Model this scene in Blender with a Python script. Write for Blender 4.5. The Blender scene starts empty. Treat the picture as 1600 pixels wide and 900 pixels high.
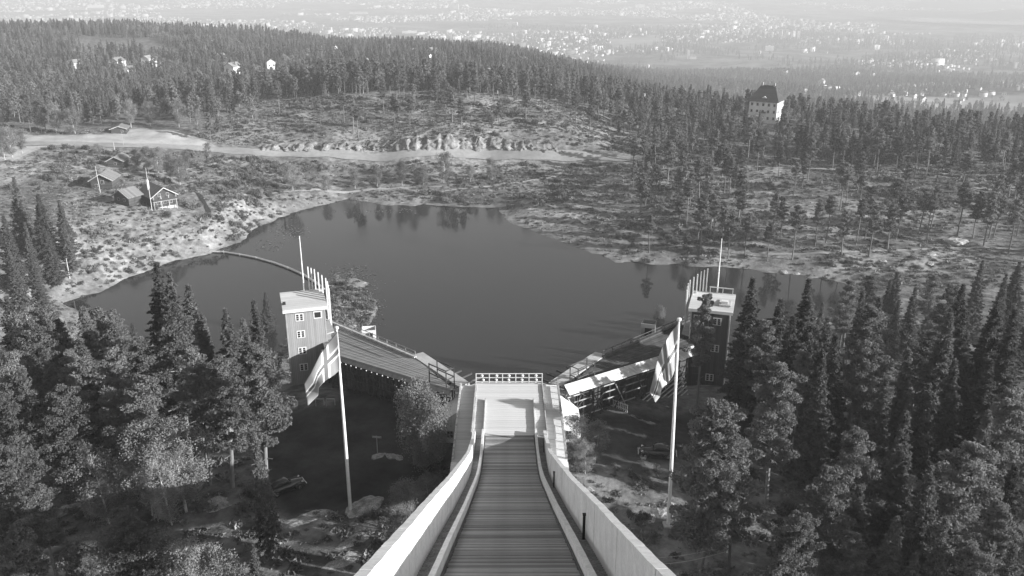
import bpy, bmesh, math, random
import numpy as np
from mathutils import Vector, Matrix, noise as mnoise

S = bpy.context.scene
COL = S.collection
R = math.radians
rng = np.random.default_rng(7)
random.seed(7)

# ------------------------------------------------------------------ camera
CAM_X, CAM_Z, PITCH, YAW, FPX = -0.14, 100.0, R(20.2), 0.005, 1383.0
cam_d = bpy.data.cameras.new('camera')
cam = bpy.data.objects.new('camera', cam_d)
COL.objects.link(cam)
cam.location = (CAM_X, 0, CAM_Z)
cam.rotation_euler = (math.pi / 2 - PITCH, 0, -YAW)
cam_d.sensor_width = 36.0
cam_d.lens = FPX / 1600 * 36
cam_d.clip_start = 0.5
cam_d.clip_end = 60000
S.camera = cam

# ------------------------------------------------------------------ light
SUN_DIR = Vector((0.94, -0.34, math.tan(R(17.5)))).normalized()      # towards the sun
w = bpy.data.worlds.new('World')
S.world = w
w.use_nodes = True
nt = w.node_tree
nt.nodes.clear()
sky = nt.nodes.new('ShaderNodeTexSky')
sky.sky_type = 'NISHITA'
sky.sun_disc = False
sky.sun_elevation = R(17.5)
sky.sun_rotation = math.atan2(SUN_DIR.x, SUN_DIR.y)
bw = nt.nodes.new('ShaderNodeRGBToBW')
bg = nt.nodes.new('ShaderNodeBackground')
bg.inputs['Strength'].default_value = 0.105
wo = nt.nodes.new('ShaderNodeOutputWorld')
nt.links.new(sky.outputs[0], bw.inputs[0])
nt.links.new(bw.outputs[0], bg.inputs['Color'])
nt.links.new(bg.outputs[0], wo.inputs['Surface'])
sd = bpy.data.lights.new('sun', 'SUN')
sd.energy = 5.0
sd.angle = R(0.53)
sun = bpy.data.objects.new('sun', sd)
COL.objects.link(sun)
sun.location = (200, -200, 300)
sun.rotation_euler = SUN_DIR.to_track_quat('Z', 'Y').to_euler()
S.view_settings.view_transform = 'Standard'
S.view_settings.look = 'None'
S.view_settings.gamma = 1.0
S.view_settings.use_curve_mapping = False
S.view_settings.exposure = 1.18
S.cycles.volume_bounces = 2
S.cycles.max_bounces = 8
S.cycles.transparent_max_bounces = 8

# ------------------------------------------------------------------ materials (a black and white photograph: all neutral greys)
def newmat(name):
    m = bpy.data.materials.new(name)
    m.use_nodes = True
    m.node_tree.nodes.clear()
    return m, m.node_tree

def grey(v):
    return (v, v, v, 1)

def ramp(t, fac, lo, hi, a=0.35, b=0.65):
    r = t.nodes.new('ShaderNodeMapRange')
    r.inputs['From Min'].default_value = a
    r.inputs['From Max'].default_value = b
    r.inputs['To Min'].default_value = lo
    r.inputs['To Max'].default_value = hi
    t.links.new(fac, r.inputs['Value'])
    return r.outputs[0]

def mat(name, lo, hi=None, scale=1.0, rough=0.85, bump=0.0, stretch=None, spec=0.3, world=False, detail=6.0, fine=0.0, obj_var=0.0):
    """grey surface whose tone wanders between lo and hi"""
    hi = lo if hi is None else hi
    m, t = newmat(name)
    p = t.nodes.new('ShaderNodeBsdfPrincipled')
    o = t.nodes.new('ShaderNodeOutputMaterial')
    t.links.new(p.outputs[0], o.inputs['Surface'])
    p.inputs['Roughness'].default_value = rough
    p.inputs['Specular IOR Level'].default_value = spec
    if world:
        g = t.nodes.new('ShaderNodeNewGeometry'); co = g.outputs['Position']
    else:
        g = t.nodes.new('ShaderNodeTexCoord'); co = g.outputs['Object']
    if stretch:
        mp = t.nodes.new('ShaderNodeMapping')
        mp.inputs['Scale'].default_value = stretch
        t.links.new(co, mp.inputs['Vector']); co = mp.outputs[0]
    n = t.nodes.new('ShaderNodeTexNoise')
    n.inputs['Scale'].default_value = scale
    n.inputs['Detail'].default_value = detail
    n.inputs['Roughness'].default_value = 0.62
    t.links.new(co, n.inputs['Vector'])
    v = ramp(t, n.outputs[0], lo, hi)
    if fine:
        n2 = t.nodes.new('ShaderNodeTexNoise')
        n2.inputs['Scale'].default_value = scale * 9
        n2.inputs['Detail'].default_value = 3
        t.links.new(co, n2.inputs['Vector'])
        f = ramp(t, n2.outputs[0], 1 - fine, 1 + fine)
        mu = t.nodes.new('ShaderNodeMath'); mu.operation = 'MULTIPLY'
        t.links.new(v, mu.inputs[0]); t.links.new(f, mu.inputs[1]); v = mu.outputs[0]
    if obj_var:
        oi = t.nodes.new('ShaderNodeObjectInfo')
        f = ramp(t, oi.outputs['Random'], 1 - obj_var, 1 + obj_var, 0, 1)
        mu = t.nodes.new('ShaderNodeMath'); mu.operation = 'MULTIPLY'
        t.links.new(v, mu.inputs[0]); t.links.new(f, mu.inputs[1]); v = mu.outputs[0]
    t.links.new(v, p.inputs['Base Color'])
    if bump:
        b = t.nodes.new('ShaderNodeBump')
        b.inputs['Strength'].default_value = bump
        b.inputs['Distance'].default_value = 0.05
        t.links.new(n.outputs[0], b.inputs['Height'])
        t.links.new(b.outputs[0], p.inputs['Normal'])
    return m

def leafmat(name, lo, hi, trans=0.25, var=0.3):
    m, t = newmat(name)
    d = t.nodes.new('ShaderNodeBsdfDiffuse')
    tr = t.nodes.new('ShaderNodeBsdfTranslucent')
    mx = t.nodes.new('ShaderNodeMixShader'); mx.inputs[0].default_value = trans
    o = t.nodes.new('ShaderNodeOutputMaterial')
    c = t.nodes.new('ShaderNodeTexCoord')
    n = t.nodes.new('ShaderNodeTexNoise'); n.inputs['Scale'].default_value = 0.9; n.inputs['Detail'].default_value = 4
    t.links.new(c.outputs['Object'], n.inputs['Vector'])
    v = ramp(t, n.outputs[0], lo, hi)
    oi = t.nodes.new('ShaderNodeObjectInfo')
    f = ramp(t, oi.outputs['Random'], 1 - var, 1 + var, 0, 1)
    mu = t.nodes.new('ShaderNodeMath'); mu.operation = 'MULTIPLY'
    t.links.new(v, mu.inputs[0]); t.links.new(f, mu.inputs[1])
    t.links.new(mu.outputs[0], d.inputs[0]); t.links.new(mu.outputs[0], tr.inputs[0])
    t.links.new(d.outputs[0], mx.inputs[1]); t.links.new(tr.outputs[0], mx.inputs[2])
    t.links.new(mx.outputs[0], o.inputs['Surface'])
    return m

def plankmat(name, lo, hi, freq, axis=0, rough=0.8, gap=0.55):
    """boards a few centimetres wide on a far wall: tone per board and a fine dark joint"""
    m, t = newmat(name)
    p = t.nodes.new('ShaderNodeBsdfPrincipled'); p.inputs['Roughness'].default_value = rough
    p.inputs['Specular IOR Level'].default_value = 0.2
    o = t.nodes.new('ShaderNodeOutputMaterial'); t.links.new(p.outputs[0], o.inputs['Surface'])
    c = t.nodes.new('ShaderNodeTexCoord')
    s = t.nodes.new('ShaderNodeSeparateXYZ'); t.links.new(c.outputs['Object'], s.inputs[0])
    mu = t.nodes.new('ShaderNodeMath'); mu.operation = 'MULTIPLY'; mu.inputs[1].default_value = freq
    t.links.new(s.outputs[axis], mu.inputs[0])
    fl = t.nodes.new('ShaderNodeMath'); fl.operation = 'FLOOR'; t.links.new(mu.outputs[0], fl.inputs[0])
    fr = t.nodes.new('ShaderNodeMath'); fr.operation = 'FRACT'; t.links.new(mu.outputs[0], fr.inputs[0])
    wn = t.nodes.new('ShaderNodeTexWhiteNoise'); wn.noise_dimensions = '1D'; t.links.new(fl.outputs[0], wn.inputs['W'])
    n = t.nodes.new('ShaderNodeTexNoise'); n.inputs['Scale'].default_value = 1.2; n.inputs['Detail'].default_value = 6
    t.links.new(c.outputs['Object'], n.inputs['Vector'])
    ad = t.nodes.new('ShaderNodeMath'); ad.operation = 'ADD'
    t.links.new(wn.outputs['Value'], ad.inputs[0]); t.links.new(n.outputs[0], ad.inputs[1])
    v = ramp(t, ad.outputs[0], lo, hi, 0.3, 1.6)
    gt = t.nodes.new('ShaderNodeMath'); gt.operation = 'GREATER_THAN'; gt.inputs[1].default_value = 0.12
    t.links.new(fr.outputs[0], gt.inputs[0])
    f = ramp(t, gt.outputs[0], gap, 1.0, 0, 1)
    m2 = t.nodes.new('ShaderNodeMath'); m2.operation = 'MULTIPLY'
    t.links.new(v, m2.inputs[0]); t.links.new(f, m2.inputs[1])
    t.links.new(m2.outputs[0], p.inputs['Base Color'])
    return m

M = dict(
    white=mat('white_painted_concrete', .58, .72, .7, .85, .3, fine=.10),
    white_trim=mat('white_paint', .52, .6, 1.5, .6),
    concrete=mat('concrete', .30, .42, .6, .9, .3, fine=.12),
    stair=mat('stair_concrete', .16, .26, 1.5, .95, .5, fine=.25),
    slat=mat('weathered_dark_plank', .13, .30, .8, .75, .3, stretch=(.35, 6, 1), obj_var=.5, spec=.4),
    curb=mat('curb_wood', .05, .10, .8, .8, .2),
    deck=mat('pale_deck_board', .46, .57, .6, .8, .2, stretch=(.3, 4, 1), obj_var=.07),
    greyboard=mat('grey_board', .22, .32, .8, .8, .2, stretch=(.3, 3, 1), obj_var=.15),
    paleboard=mat('pale_board', .30, .52, .9, .8, .2, stretch=(.3, 3, 1), obj_var=.12),
    darkwood=mat('dark_timber', .035, .07, .9, .85, .2, obj_var=.3),
    lightwood=mat('light_timber', .30, .45, .9, .8, .2, obj_var=.2),
    black=mat('black_paint', .015, .025, 1, .5),
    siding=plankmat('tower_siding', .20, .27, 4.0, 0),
    shaded_siding=plankmat('shaded_tower_siding', .055, .095, 4.0, 0),  # shade of the nearby wood put into the right tower's board tone
    logs=plankmat('log_wall', .035, .075, 3.4, 2, gap=.4),
    roofboard=plankmat('pale_roof_boards', .38, .5, 1.6, 1, gap=.8),
    slate=plankmat('slate_roof', .12, .19, 1.8, 1, gap=.75),
    darkroof=plankmat('dark_tiled_roof', .03, .055, 2.0, 2, gap=.7),
    glass=mat('window_glass', .02, .03, 1, .08, spec=.6),
    pole=mat('white_pole', .5, .65, .8, .5),
    ogrey=mat('grey_pole', .25, .35, .8, .6),
    rock=mat('pale_rock', .14, .38, 2.6, .9, 1.0, fine=.35),
    rockcut=mat('blasted_rock', .10, .25, .35, .9, .8, fine=.35, world=True),
    road=mat('gravel_road', .19, .27, .05, .95, .1, world=True, fine=.08),
    path=mat('trodden_path', .22, .30, .2, .95, .1, world=True, fine=.15),
    asphalt=mat('dark_gravel', .05, .09, .15, .9, .2, world=True, fine=.3),
    car=mat('dark_car_paint', .03, .035, 1, .22, spec=.6),
    chrome=mat('metal', .5, .5, 1, .25, spec=.8),
    tyre=mat('rubber', .02, .02, 1, .8),
    house=mat('pale_house_wall', .42, .72, .02, .8, world=True),
    houseroof=mat('house_roof', .10, .22, .02, .8, world=True),
    pine=leafmat('pine_needles', .12, .19, .4),
    spruce=leafmat('spruce_needles', .085, .14, .35),
    birch=leafmat('birch_leaves', .15, .24, .35),
    shrub=leafmat('shrub_leaves', .09, .17, .3, .45),
    heath=leafmat('heather_tufts', .11, .23, .3, .5),
    farpine=leafmat('far_needles', .115, .195, .42, .4),
    bark=mat('bark', .09, .17, 1.2, .9, .4, stretch=(1, 1, .25), obj_var=.3),
    palebark=mat('pale_bark', .28, .45, 1.2, .9, .3, stretch=(1, 1, .4)),
)
M['chrome'].node_tree.nodes['Principled BSDF'].inputs['Metallic'].default_value = 0.9

# ------------------------------------------------------------------ scene helpers
def tag(o, label=None, cat=None, group=None, kind=None):
    if label: o['label'] = label
    if cat: o['category'] = cat
    if group: o['group'] = group
    if kind: o['kind'] = kind
    return o

def thing(name, label, cat, loc=(0, 0, 0), rz=0.0, group=None):
    o = bpy.data.objects.new(name, None)
    o.empty_display_size = 0.3
    COL.objects.link(o)
    o.location = loc
    o.rotation_euler = (0, 0, rz)
    return tag(o, label, cat, group)

def link(name, me, parent=None, loc=None, rz=None):
    o = bpy.data.objects.new(name, me)
    COL.objects.link(o)
    if parent is not None: o.parent = parent
    if loc is not None: o.location = loc
    if rz is not None: o.rotation_euler = (0, 0, rz)
    return o

class MB:
    def __init__(s): s.v, s.f, s.m = [], [], []
    def face(s, pts, mi=0):
        b = len(s.v); s.v += [tuple(p) for p in pts]; s.f.append(tuple(range(b, b + len(pts)))); s.m.append(mi)
    def hexa(s, p, mi=0):           # 8 points: bottom ring then top ring
        b = len(s.v); s.v += [tuple(q) for q in p]
        for q in ((3, 2, 1, 0), (4, 5, 6, 7), (0, 1, 5, 4), (1, 2, 6, 5), (2, 3, 7, 6), (3, 0, 4, 7)):
            s.f.append(tuple(b + i for i in q)); s.m.append(mi)
        return s
    def box(s, x0, x1, y0, y1, z0, z1, mi=0):
        return s.hexa([(x0, y0, z0), (x1, y0, z0), (x1, y1, z0), (x0, y1, z0), (x0, y0, z1), (x1, y0, z1), (x1, y1, z1), (x0, y1, z1)], mi)
    def bar(s, a, b, wd=.1, h=None, mi=0, up=(0, 0, 1)):
        a, b = Vector(a), Vector(b); h = wd if h is None else h
        d = (b - a).normalized()
        u = Vector(up)
        if abs(d.dot(u)) > .98: u = Vector((0, 1, 0))
        x = d.cross(u).normalized() * wd / 2; y = x.cross(d).normalized() * h / 2
        return s.hexa([a - x - y, a + x - y, a + x + y, a - x + y, b - x - y, b + x - y, b + x + y, b - x + y], mi)
    def tube(s, pts, rad, n=6, mi=0, cap=True):
        pts = [Vector(p) for p in pts]; b0 = len(s.v)
        for i, p in enumerate(pts):
            d = (pts[min(i + 1, len(pts) - 1)] - pts[max(i - 1, 0)]).normalized()
            u = Vector((1, 0, 0)) if abs(d.z) > .8 else Vector((0, 0, 1))
            x = d.cross(u).normalized(); y = d.cross(x)
            for k in range(n):
                a = 2 * math.pi * k / n
                s.v.append(tuple(p + (x * math.cos(a) + y * math.sin(a)) * rad[i]))
        for i in range(len(pts) - 1):
            for k in range(n):
                a = b0 + i * n + k; c = b0 + i * n + (k + 1) % n
                s.f.append((a, c, c + n, a + n)); s.m.append(mi)
        if cap:
            s.f.append(tuple(b0 + (len(pts) - 1) * n + k for k in range(n))); s.m.append(mi)
        return s
    def mesh(s, name, *mats):
        me = bpy.data.meshes.new(name)
        me.from_pydata(s.v, [], s.f)
        for q in mats: me.materials.append(q)
        if len(mats) > 1: me.polygons.foreach_set('material_index', s.m)
        me.update()
        return me
    def build(s, name, mats, parent=None, loc=None, rz=None):
        mats = mats if isinstance(mats, (list, tuple)) else [mats]
        return link(name, s.mesh(name, *mats), parent, loc, rz)

def smooth(o):
    o.data.polygons.foreach_set('use_smooth', [True] * len(o.data.polygons))
    return o

def np_mesh(name, V, F, mats, mi=None, smooth_=False):
    """V (n,3), F (m,k)"""
    me = bpy.data.meshes.new(name)
    V = np.asarray(V, np.float32); F = np.asarray(F, np.int32); k = F.shape[1]
    me.vertices.add(len(V)); me.vertices.foreach_set('co', V.ravel())
    me.loops.add(F.size); me.loops.foreach_set('vertex_index', F.ravel())
    me.polygons.add(len(F)); me.polygons.foreach_set('loop_start', np.arange(0, F.size, k, dtype=np.int32))
    me.polygons.foreach_set('loop_total', np.full(len(F), k, np.int32))
    for q in (mats if isinstance(mats, (list, tuple)) else [mats]): me.materials.append(q)
    if mi is not None: me.polygons.foreach_set('material_index', np.asarray(mi, np.int32))
    if smooth_: me.polygons.foreach_set('use_smooth', np.ones(len(F), bool))
    me.update(calc_edges=True)
    return me

# ------------------------------------------------------------------ where a point of the photograph stands in the world
_f = np.array([math.sin(YAW) * math.cos(PITCH), math.cos(YAW) * math.cos(PITCH), -math.sin(PITCH)])
_r = np.array([math.cos(YAW), -math.sin(YAW), 0.0])
_u = np.array([math.sin(YAW) * math.sin(PITCH), math.cos(YAW) * math.sin(PITCH), math.cos(PITCH)])
CAMP = np.array([CAM_X, 0, CAM_Z])
def ray(px, py):
    return _f + _r * (px - 800) / FPX - _u * (py - 450) / FPX
def at(px, py, z):
    d = ray(px, py); t = (z - CAM_Z) / d[2]
    return CAMP + d * t
def pxof(p):
    q = np.asarray(p, float) - CAMP; zc = q @ _f
    return 800 + FPX * (q @ _r) / zc, 450 - FPX * (q @ _u) / zc

# ------------------------------------------------------------------ terrain
CTRL = []
def cp(px, py, z): p = at(px, py, z); CTRL.append((p[0], p[1], z))
def cw(x, y, z): CTRL.append((x, y, z))
for a in ((300, 880, 46.5), (0, 880, 45), (440, 880, 47), (1300, 880, 46), (1600, 880, 43), (500, 700, 46), (430, 650, 44.5), (600, 645, 46.5), (950, 680, 47), (1030, 655, 45.5),
          (350, 760, 46), (120, 780, 44), (1180, 740, 45), (1400, 760, 43), (1180, 640, 44)): cp(*a)
for a in ((0, 30, 48), (0, 60, 48), (-35, 45, 47), (35, 45, 47), (0, 80, 47.5), (0, 95, 47), (0, 110, 40), (0, 135, 25), (0, 165, 9), (0, 188, 2), (0, 205, 0), (-12, 165, 9), (12, 165, 9), (-25, 170, 10), (25, 170, 9),
          (-30, 117, 42), (30, 117, 42), (-16, 104, 46), (16, 104, 46), (-28, 135, 31), (28, 135, 30), (-48, 120, 38), (50, 118, 38),
          (-38, 165, 15), (-38, 205, 3), (-48, 240, 2), (-42, 262, 1), (-70, 140, 29), (-75, 175, 15), (-80, 205, 4), (-110, 120, 33), (-110, 170, 18), (-115, 205, 5), (-150, 210, 9), (-90, 80, 42), (-60, 95, 43),
          (60, 90, 43), (95, 80, 42), (80, 130, 33), (110, 130, 32), (75, 175, 16), (110, 180, 15), (60, 200, 6), (85, 215, 4), (140, 170, 18), (120, 225, 5), (150, 240, 6), (180, 210, 14), (160, 150, 28)): cw(*a)
# far side of the lake
for a in ((100, 440, 4), (20, 430, 9), (100, 400, 8), (-80, 400, 14), (200, 380, 7), (240, 322, 12), (150, 330, 14), (40, 300, 17), (170, 300, 14), (330, 330, 9), (180, 260, 16), (30, 250, 19), (330, 290, 10),
          (100, 218, 21), (250, 212, 19), (180, 204, 20), (330, 228, 15), (-80, 225, 22), (430, 238, 11.5), (600, 243, 9.5), (760, 243, 9), (880, 243, 9), (980, 245, 9), (1080, 250, 9),
          (420, 290, 5), (480, 300, 3.5), (600, 290, 3.5), (700, 285, 3.5), (800, 280, 4), (850, 300, 3), (880, 350, 1.5), (950, 320, 3.5), (1000, 395, 1), (1080, 330, 4.5), (1100, 400, 1.2), (1200, 300, 6.5), (1220, 415, 1.2),
          (1300, 400, 3), (1450, 420, 3), (1450, 350, 6), (1450, 280, 9), (1590, 310, 9), (1590, 400, 5), (1690, 350, 9), (1300, 255, 9), (1150, 245, 9), (1550, 250, 10), (1050, 280, 7),
          (420, 222, 15), (520, 220, 15), (760, 210, 17), (640, 218, 16), (880, 226, 14), (650, 147, 26), (560, 152, 25), (460, 160, 22), (760, 152, 25), (850, 162, 22), (930, 185, 16), (300, 190, 20), (600, 185, 20.5), (720, 180, 21), (470, 195, 18),
          (1000, 205, 11), (1100, 200, 9), (1200, 188, 5), (1400, 205, 6), (1590, 215, 5)): cp(*a)
def cr(px, r, z):        # by bearing
    az = math.atan((px - 793) / FPX / math.cos(PITCH)); CTRL.append((r * math.sin(az), r * math.cos(az), z))
for a in ((600, 720, 6), (300, 720, 8), (0, 700, 12), (-200, 650, 14), (850, 700, 2), (1050, 680, -2), (1200, 640, 0), (1400, 580, -1), (1600, 560, -2), (1800, 560, -2),
          (0, 1000, 6), (300, 1000, 3), (600, 1000, 2), (850, 950, -8), (1100, 900, -50), (1350, 850, -60), (1600, 850, -62),
          (0, 1350, 5), (300, 1350, 2), (600, 1400, -12), (850, 1500, -46), (1100, 1500, -135), (1350, 1500, -140), (1600, 1500, -140),
          (-100, 1900, -42), (300, 1900, -50), (600, 2000, -85), (900, 2100, -125), (1250, 1900, -152), (1450, 1900, -152), (1650, 1900, -150),
          (0, 2700, -85), (300, 2700, -105), (600, 2900, -170), (900, 3000, -250), (1250, 2800, -235), (1600, 2800, -225),
          (0, 4200, -270), (400, 4200, -285), (800, 4200, -295), (1200, 4200, -295), (1600, 4200, -295),
          (0, 6500, -300), (400, 6500, -310), (800, 6500, -312), (1200, 6500, -314), (1600, 6300, -318),
          (0, 9500, -270), (400, 9500, -285), (800, 9500, -290), (1200, 9500, -300), (1600, 9500, -318),
          (0, 13000, -120), (400, 13000, -130), (800, 13000, -150), (1200, 13000, -150), (1600, 13000, -170),
          (0, 16500, -20), (400, 16500, -20), (800, 16500, -30), (1200, 16500, -20), (1600, 16500, -20)): cr(*a)
CT = np.array(CTRL)
RMIN, RMAX, AZC = 35.0, 17000.0, 0.72
def _uv(x, y):
    r = np.hypot(x, y); az = np.arctan2(x, y)
    return np.clip(az, -AZC, AZC), np.log(np.clip(r, RMIN, RMAX)), az, r
cu, cv, _, _ = _uv(CT[:, 0], CT[:, 1])
def _k(d2): return 0.5 * d2 * np.log(d2 + 1e-12)
_n = len(CT)
_K = _k((cu[:, None] - cu) ** 2 + (cv[:, None] - cv) ** 2) + np.eye(_n) * 2e-4
_P = np.stack([np.ones(_n), cu, cv], 1)
_A = np.block([[_K, _P], [_P.T, np.zeros((3, 3))]])
_W = np.linalg.solve(_A, np.concatenate([CT[:, 2], np.zeros(3)]))
_BR = np.log(np.array([35, 150, 300, 700, 1500, 4000, 17000.])); _BZ = np.array([47, 32, 15, 5, -60, -250, -40.])
LAKE = np.array([at(px, py, 0)[:2] for px, py in (
    (515, 319), (545, 313), (600, 318), (650, 322), (700, 321), (740, 324), (772, 326), (785, 336), (805, 350), (840, 362), (880, 378), (915, 390), (945, 402), (970, 410), (1015, 414), (1050, 411), (1080, 417), (1120, 416), (1160, 421),
    (1210, 426), (1260, 434), (1300, 439), (1345, 450), (1340, 480), (1290, 500), (1220, 518), (1120, 560), (1000, 596), (900, 604), (790, 606), (690, 602),
    (610, 575), (575, 540), (583, 500), (592, 470), (575, 445), (545, 432), (515, 436), (495, 452), (472, 480), (448, 520), (420, 556), (320, 578), (215, 562), (150, 515), (118, 486), (105, 474),
    (160, 457), (200, 435), (262, 410), (330, 394), (385, 371), (410, 352), (455, 332))])
def sdist(x, y, poly):
    """signed distance, negative inside"""
    x = np.asarray(x, float); y = np.asarray(y, float)
    d = np.full(x.shape, 1e18); ins = np.zeros(x.shape, bool)
    n = len(poly)
    for i in range(n):
        ax, ay = poly[i]; bx, by = poly[(i + 1) % n]
        ex, ey = bx - ax, by - ay
        t = np.clip(((x - ax) * ex + (y - ay) * ey) / (ex * ex + ey * ey + 1e-12), 0, 1)
        d = np.minimum(d, (x - ax - t * ex) ** 2 + (y - ay - t * ey) ** 2)
        c = (ay > y) != (by > y)
        if ey != 0: ins ^= c & (x < ax + (y - ay) / ey * ex)
    d = np.sqrt(d)
    return np.where(ins, -d, d)
def ldist(x, y, line):
    d = np.full(np.shape(x), 1e18)
    for i in range(len(line) - 1):
        ax, ay = line[i][:2]; bx, by = line[i + 1][:2]
        ex, ey = bx - ax, by - ay
        t = np.clip(((x - ax) * ex + (y - ay) * ey) / (ex * ex + ey * ey + 1e-12), 0, 1)
        d = np.minimum(d, (x - ax - t * ex) ** 2 + (y - ay - t * ey) ** 2)
    return np.sqrt(d)
def sst(a, b, x):
    t = np.clip((x - a) / (b - a), 0, 1); return t * t * (3 - 2 * t)
def noise2(x, y, s, seed):
    """cheap value noise"""
    xi = np.floor(x / s); yi = np.floor(y / s); fx = x / s - xi; fy = y / s - yi
    fx = fx * fx * (3 - 2 * fx); fy = fy * fy * (3 - 2 * fy)
    def h(a, b):
        v = np.sin(a * 127.1 + b * 311.7 + seed * 74.7) * 43758.5453
        return v - np.floor(v)
    return (h(xi, yi) * (1 - fx) + h(xi + 1, yi) * fx) * (1 - fy) + (h(xi, yi + 1) * (1 - fx) + h(xi + 1, yi + 1) * fx) * fy
FLAT = []        # polylines the ground is even along: (line, half width)
def H(x, y):
    x = np.atleast_1d(np.asarray(x, float)); y = np.atleast_1d(np.asarray(y, float))
    shp = x.shape; x = x.ravel(); y = y.ravel()
    out = np.empty(len(x))
    for s in range(0, len(x), 20000):
        out[s:s + 20000] = _H(x[s:s + 20000], y[s:s + 20000])
    return out.reshape(shp)
def _H(x, y):
    u, v, az, r = _uv(x, y)
    z = _k((u[:, None] - cu) ** 2 + (v[:, None] - cv) ** 2) @ _W[:_n] + _W[_n] + _W[_n + 1] * u + _W[_n + 2] * v
    k = sst(.72, 1.5, np.abs(az))
    z = z * (1 - k) + np.interp(v, _BR, _BZ) * k
    far = sst(700, 1500, r)
    rough = sst(60, 90, r) * (1 - sst(400, 600, r) * 0)
    for line, hw in FLAT:
        rough = rough * sst(hw, hw + 8, ldist(x, y, line))
    z = z + rough * ((noise2(x, y, 23, 1) - .5) * 2.0 + (noise2(x, y, 9, 2) - .5) * 1.0 + (noise2(x, y, 4.2, 5) - .5) * .55) * np.where(y < 140, .3, 1.0)
    z = z + far * ((noise2(x, y, 260, 3) - .5) * 24 + (noise2(x, y, 700, 4) - .5) * 40) * sst(0, 300, np.abs(r - 6800) + 0 * r) * (1 - sst(5200, 6200, r) * (1 - sst(9500, 12500, r)))
    near = (r < 420) & (np.abs(az) < .75)
    if near.any():
        s = sdist(x[near], y[near], LAKE) + (noise2(x[near], y[near], 9, 31) - .5) * 4.5 + (noise2(x[near], y[near], 3.5, 32) - .5) * 1.8; zn = z[near]
        b = sst(0, 13, s)
        zo = .04 + np.minimum(s, 3) * .12 + b * (np.maximum(zn, .8) - .4)
        z[near] = np.where(s > 0, zo, -.06 - np.minimum(-s * .3, 2.5))
    return z
_T = np.exp(np.linspace(math.log(22), math.log(16000), 700))
def ground_at(px, py, lift=0.0):
    """the point where the sight line through a photo point meets the ground (lifted by 'lift')"""
    d = ray(px, py); d = d / np.hypot(d[0], d[1])
    def g(t): return CAM_Z + d[2] * t - H(CAMP[0] + d[0] * t, d[1] * t) - lift
    v = g(_T); i = np.where(v < 0)[0]
    if len(i) == 0: return None
    i = i[0]
    if i == 0: t = _T[0]
    else:
        a, b = _T[i - 1], _T[i]
        tt = np.linspace(a, b, 12); vv = g(tt); j = np.where(vv < 0)[0]
        j = j[0] if len(j) else 11
        t = tt[j]
    x, y = CAMP[0] + d[0] * t, d[1] * t
    return np.array([x, y, H(x, y)[0]])

# ------------------------------------------------------------------ the setting: ground, lake, road
def gpoly(pts): return np.array([ground_at(*p)[:2] for p in pts])
ROAD = [ground_at(*p) for p in ((-120, 219), (0, 223), (60, 225), (180, 227), (300, 233), (420, 240.5), (520, 242.5), (620, 244), (760, 244.5), (860, 244.5), (930, 246), (985, 249))]
FLAT.append(([tuple(p[:2]) for p in ROAD], 9))
LOT_FAR = gpoly([(-160, 214), (20, 208), (150, 211), (182, 206), (215, 201), (262, 199), (300, 212), (345, 230), (300, 234), (180, 228), (60, 232), (20, 250), (-60, 262)])
LOT_LEFT = gpoly([(425, 648), (520, 636), (690, 626), (720, 700), (640, 762), (600, 784), (560, 786), (455, 806), (430, 778), (415, 720), (408, 680)])
LOT_RIGHT = gpoly([(890, 655), (1000, 643), (1075, 650), (1160, 640), (1290, 660), (1290, 700), (1180, 690), (1080, 700), (1040, 722), (960, 722), (905, 700)])
KNOB = gpoly([(400, 238), (985, 240), (975, 215), (930, 185), (880, 160), (760, 148), (650, 146), (540, 150), (430, 158), (330, 190), (330, 225)])
CLEAR = gpoly([(985, 246), (1150, 253), (1300, 265), (1690, 276), (1690, 430), (1000, 420), (780, 330), (850, 290)])
FIELD = [np.array([(a[0], a[1]) for a in (at(*p) for p in q)]) for q in (
    [(1310, 150, -150), (1380, 137, -150), (1480, 131, -150), (1640, 126, -150), (1680, 165, -150), (1560, 168, -150), (1450, 166, -150)],
    [(940, 60, -290), (1030, 56, -290), (1040, 66, -290), (1010, 76, -290), (960, 74, -290)],
    [(560, 56, -290), (660, 54, -290), (700, 60, -290), (600, 62, -290)], [(90, 18, -300), (170, 11, -300), (165, 16, -300)])]

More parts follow.
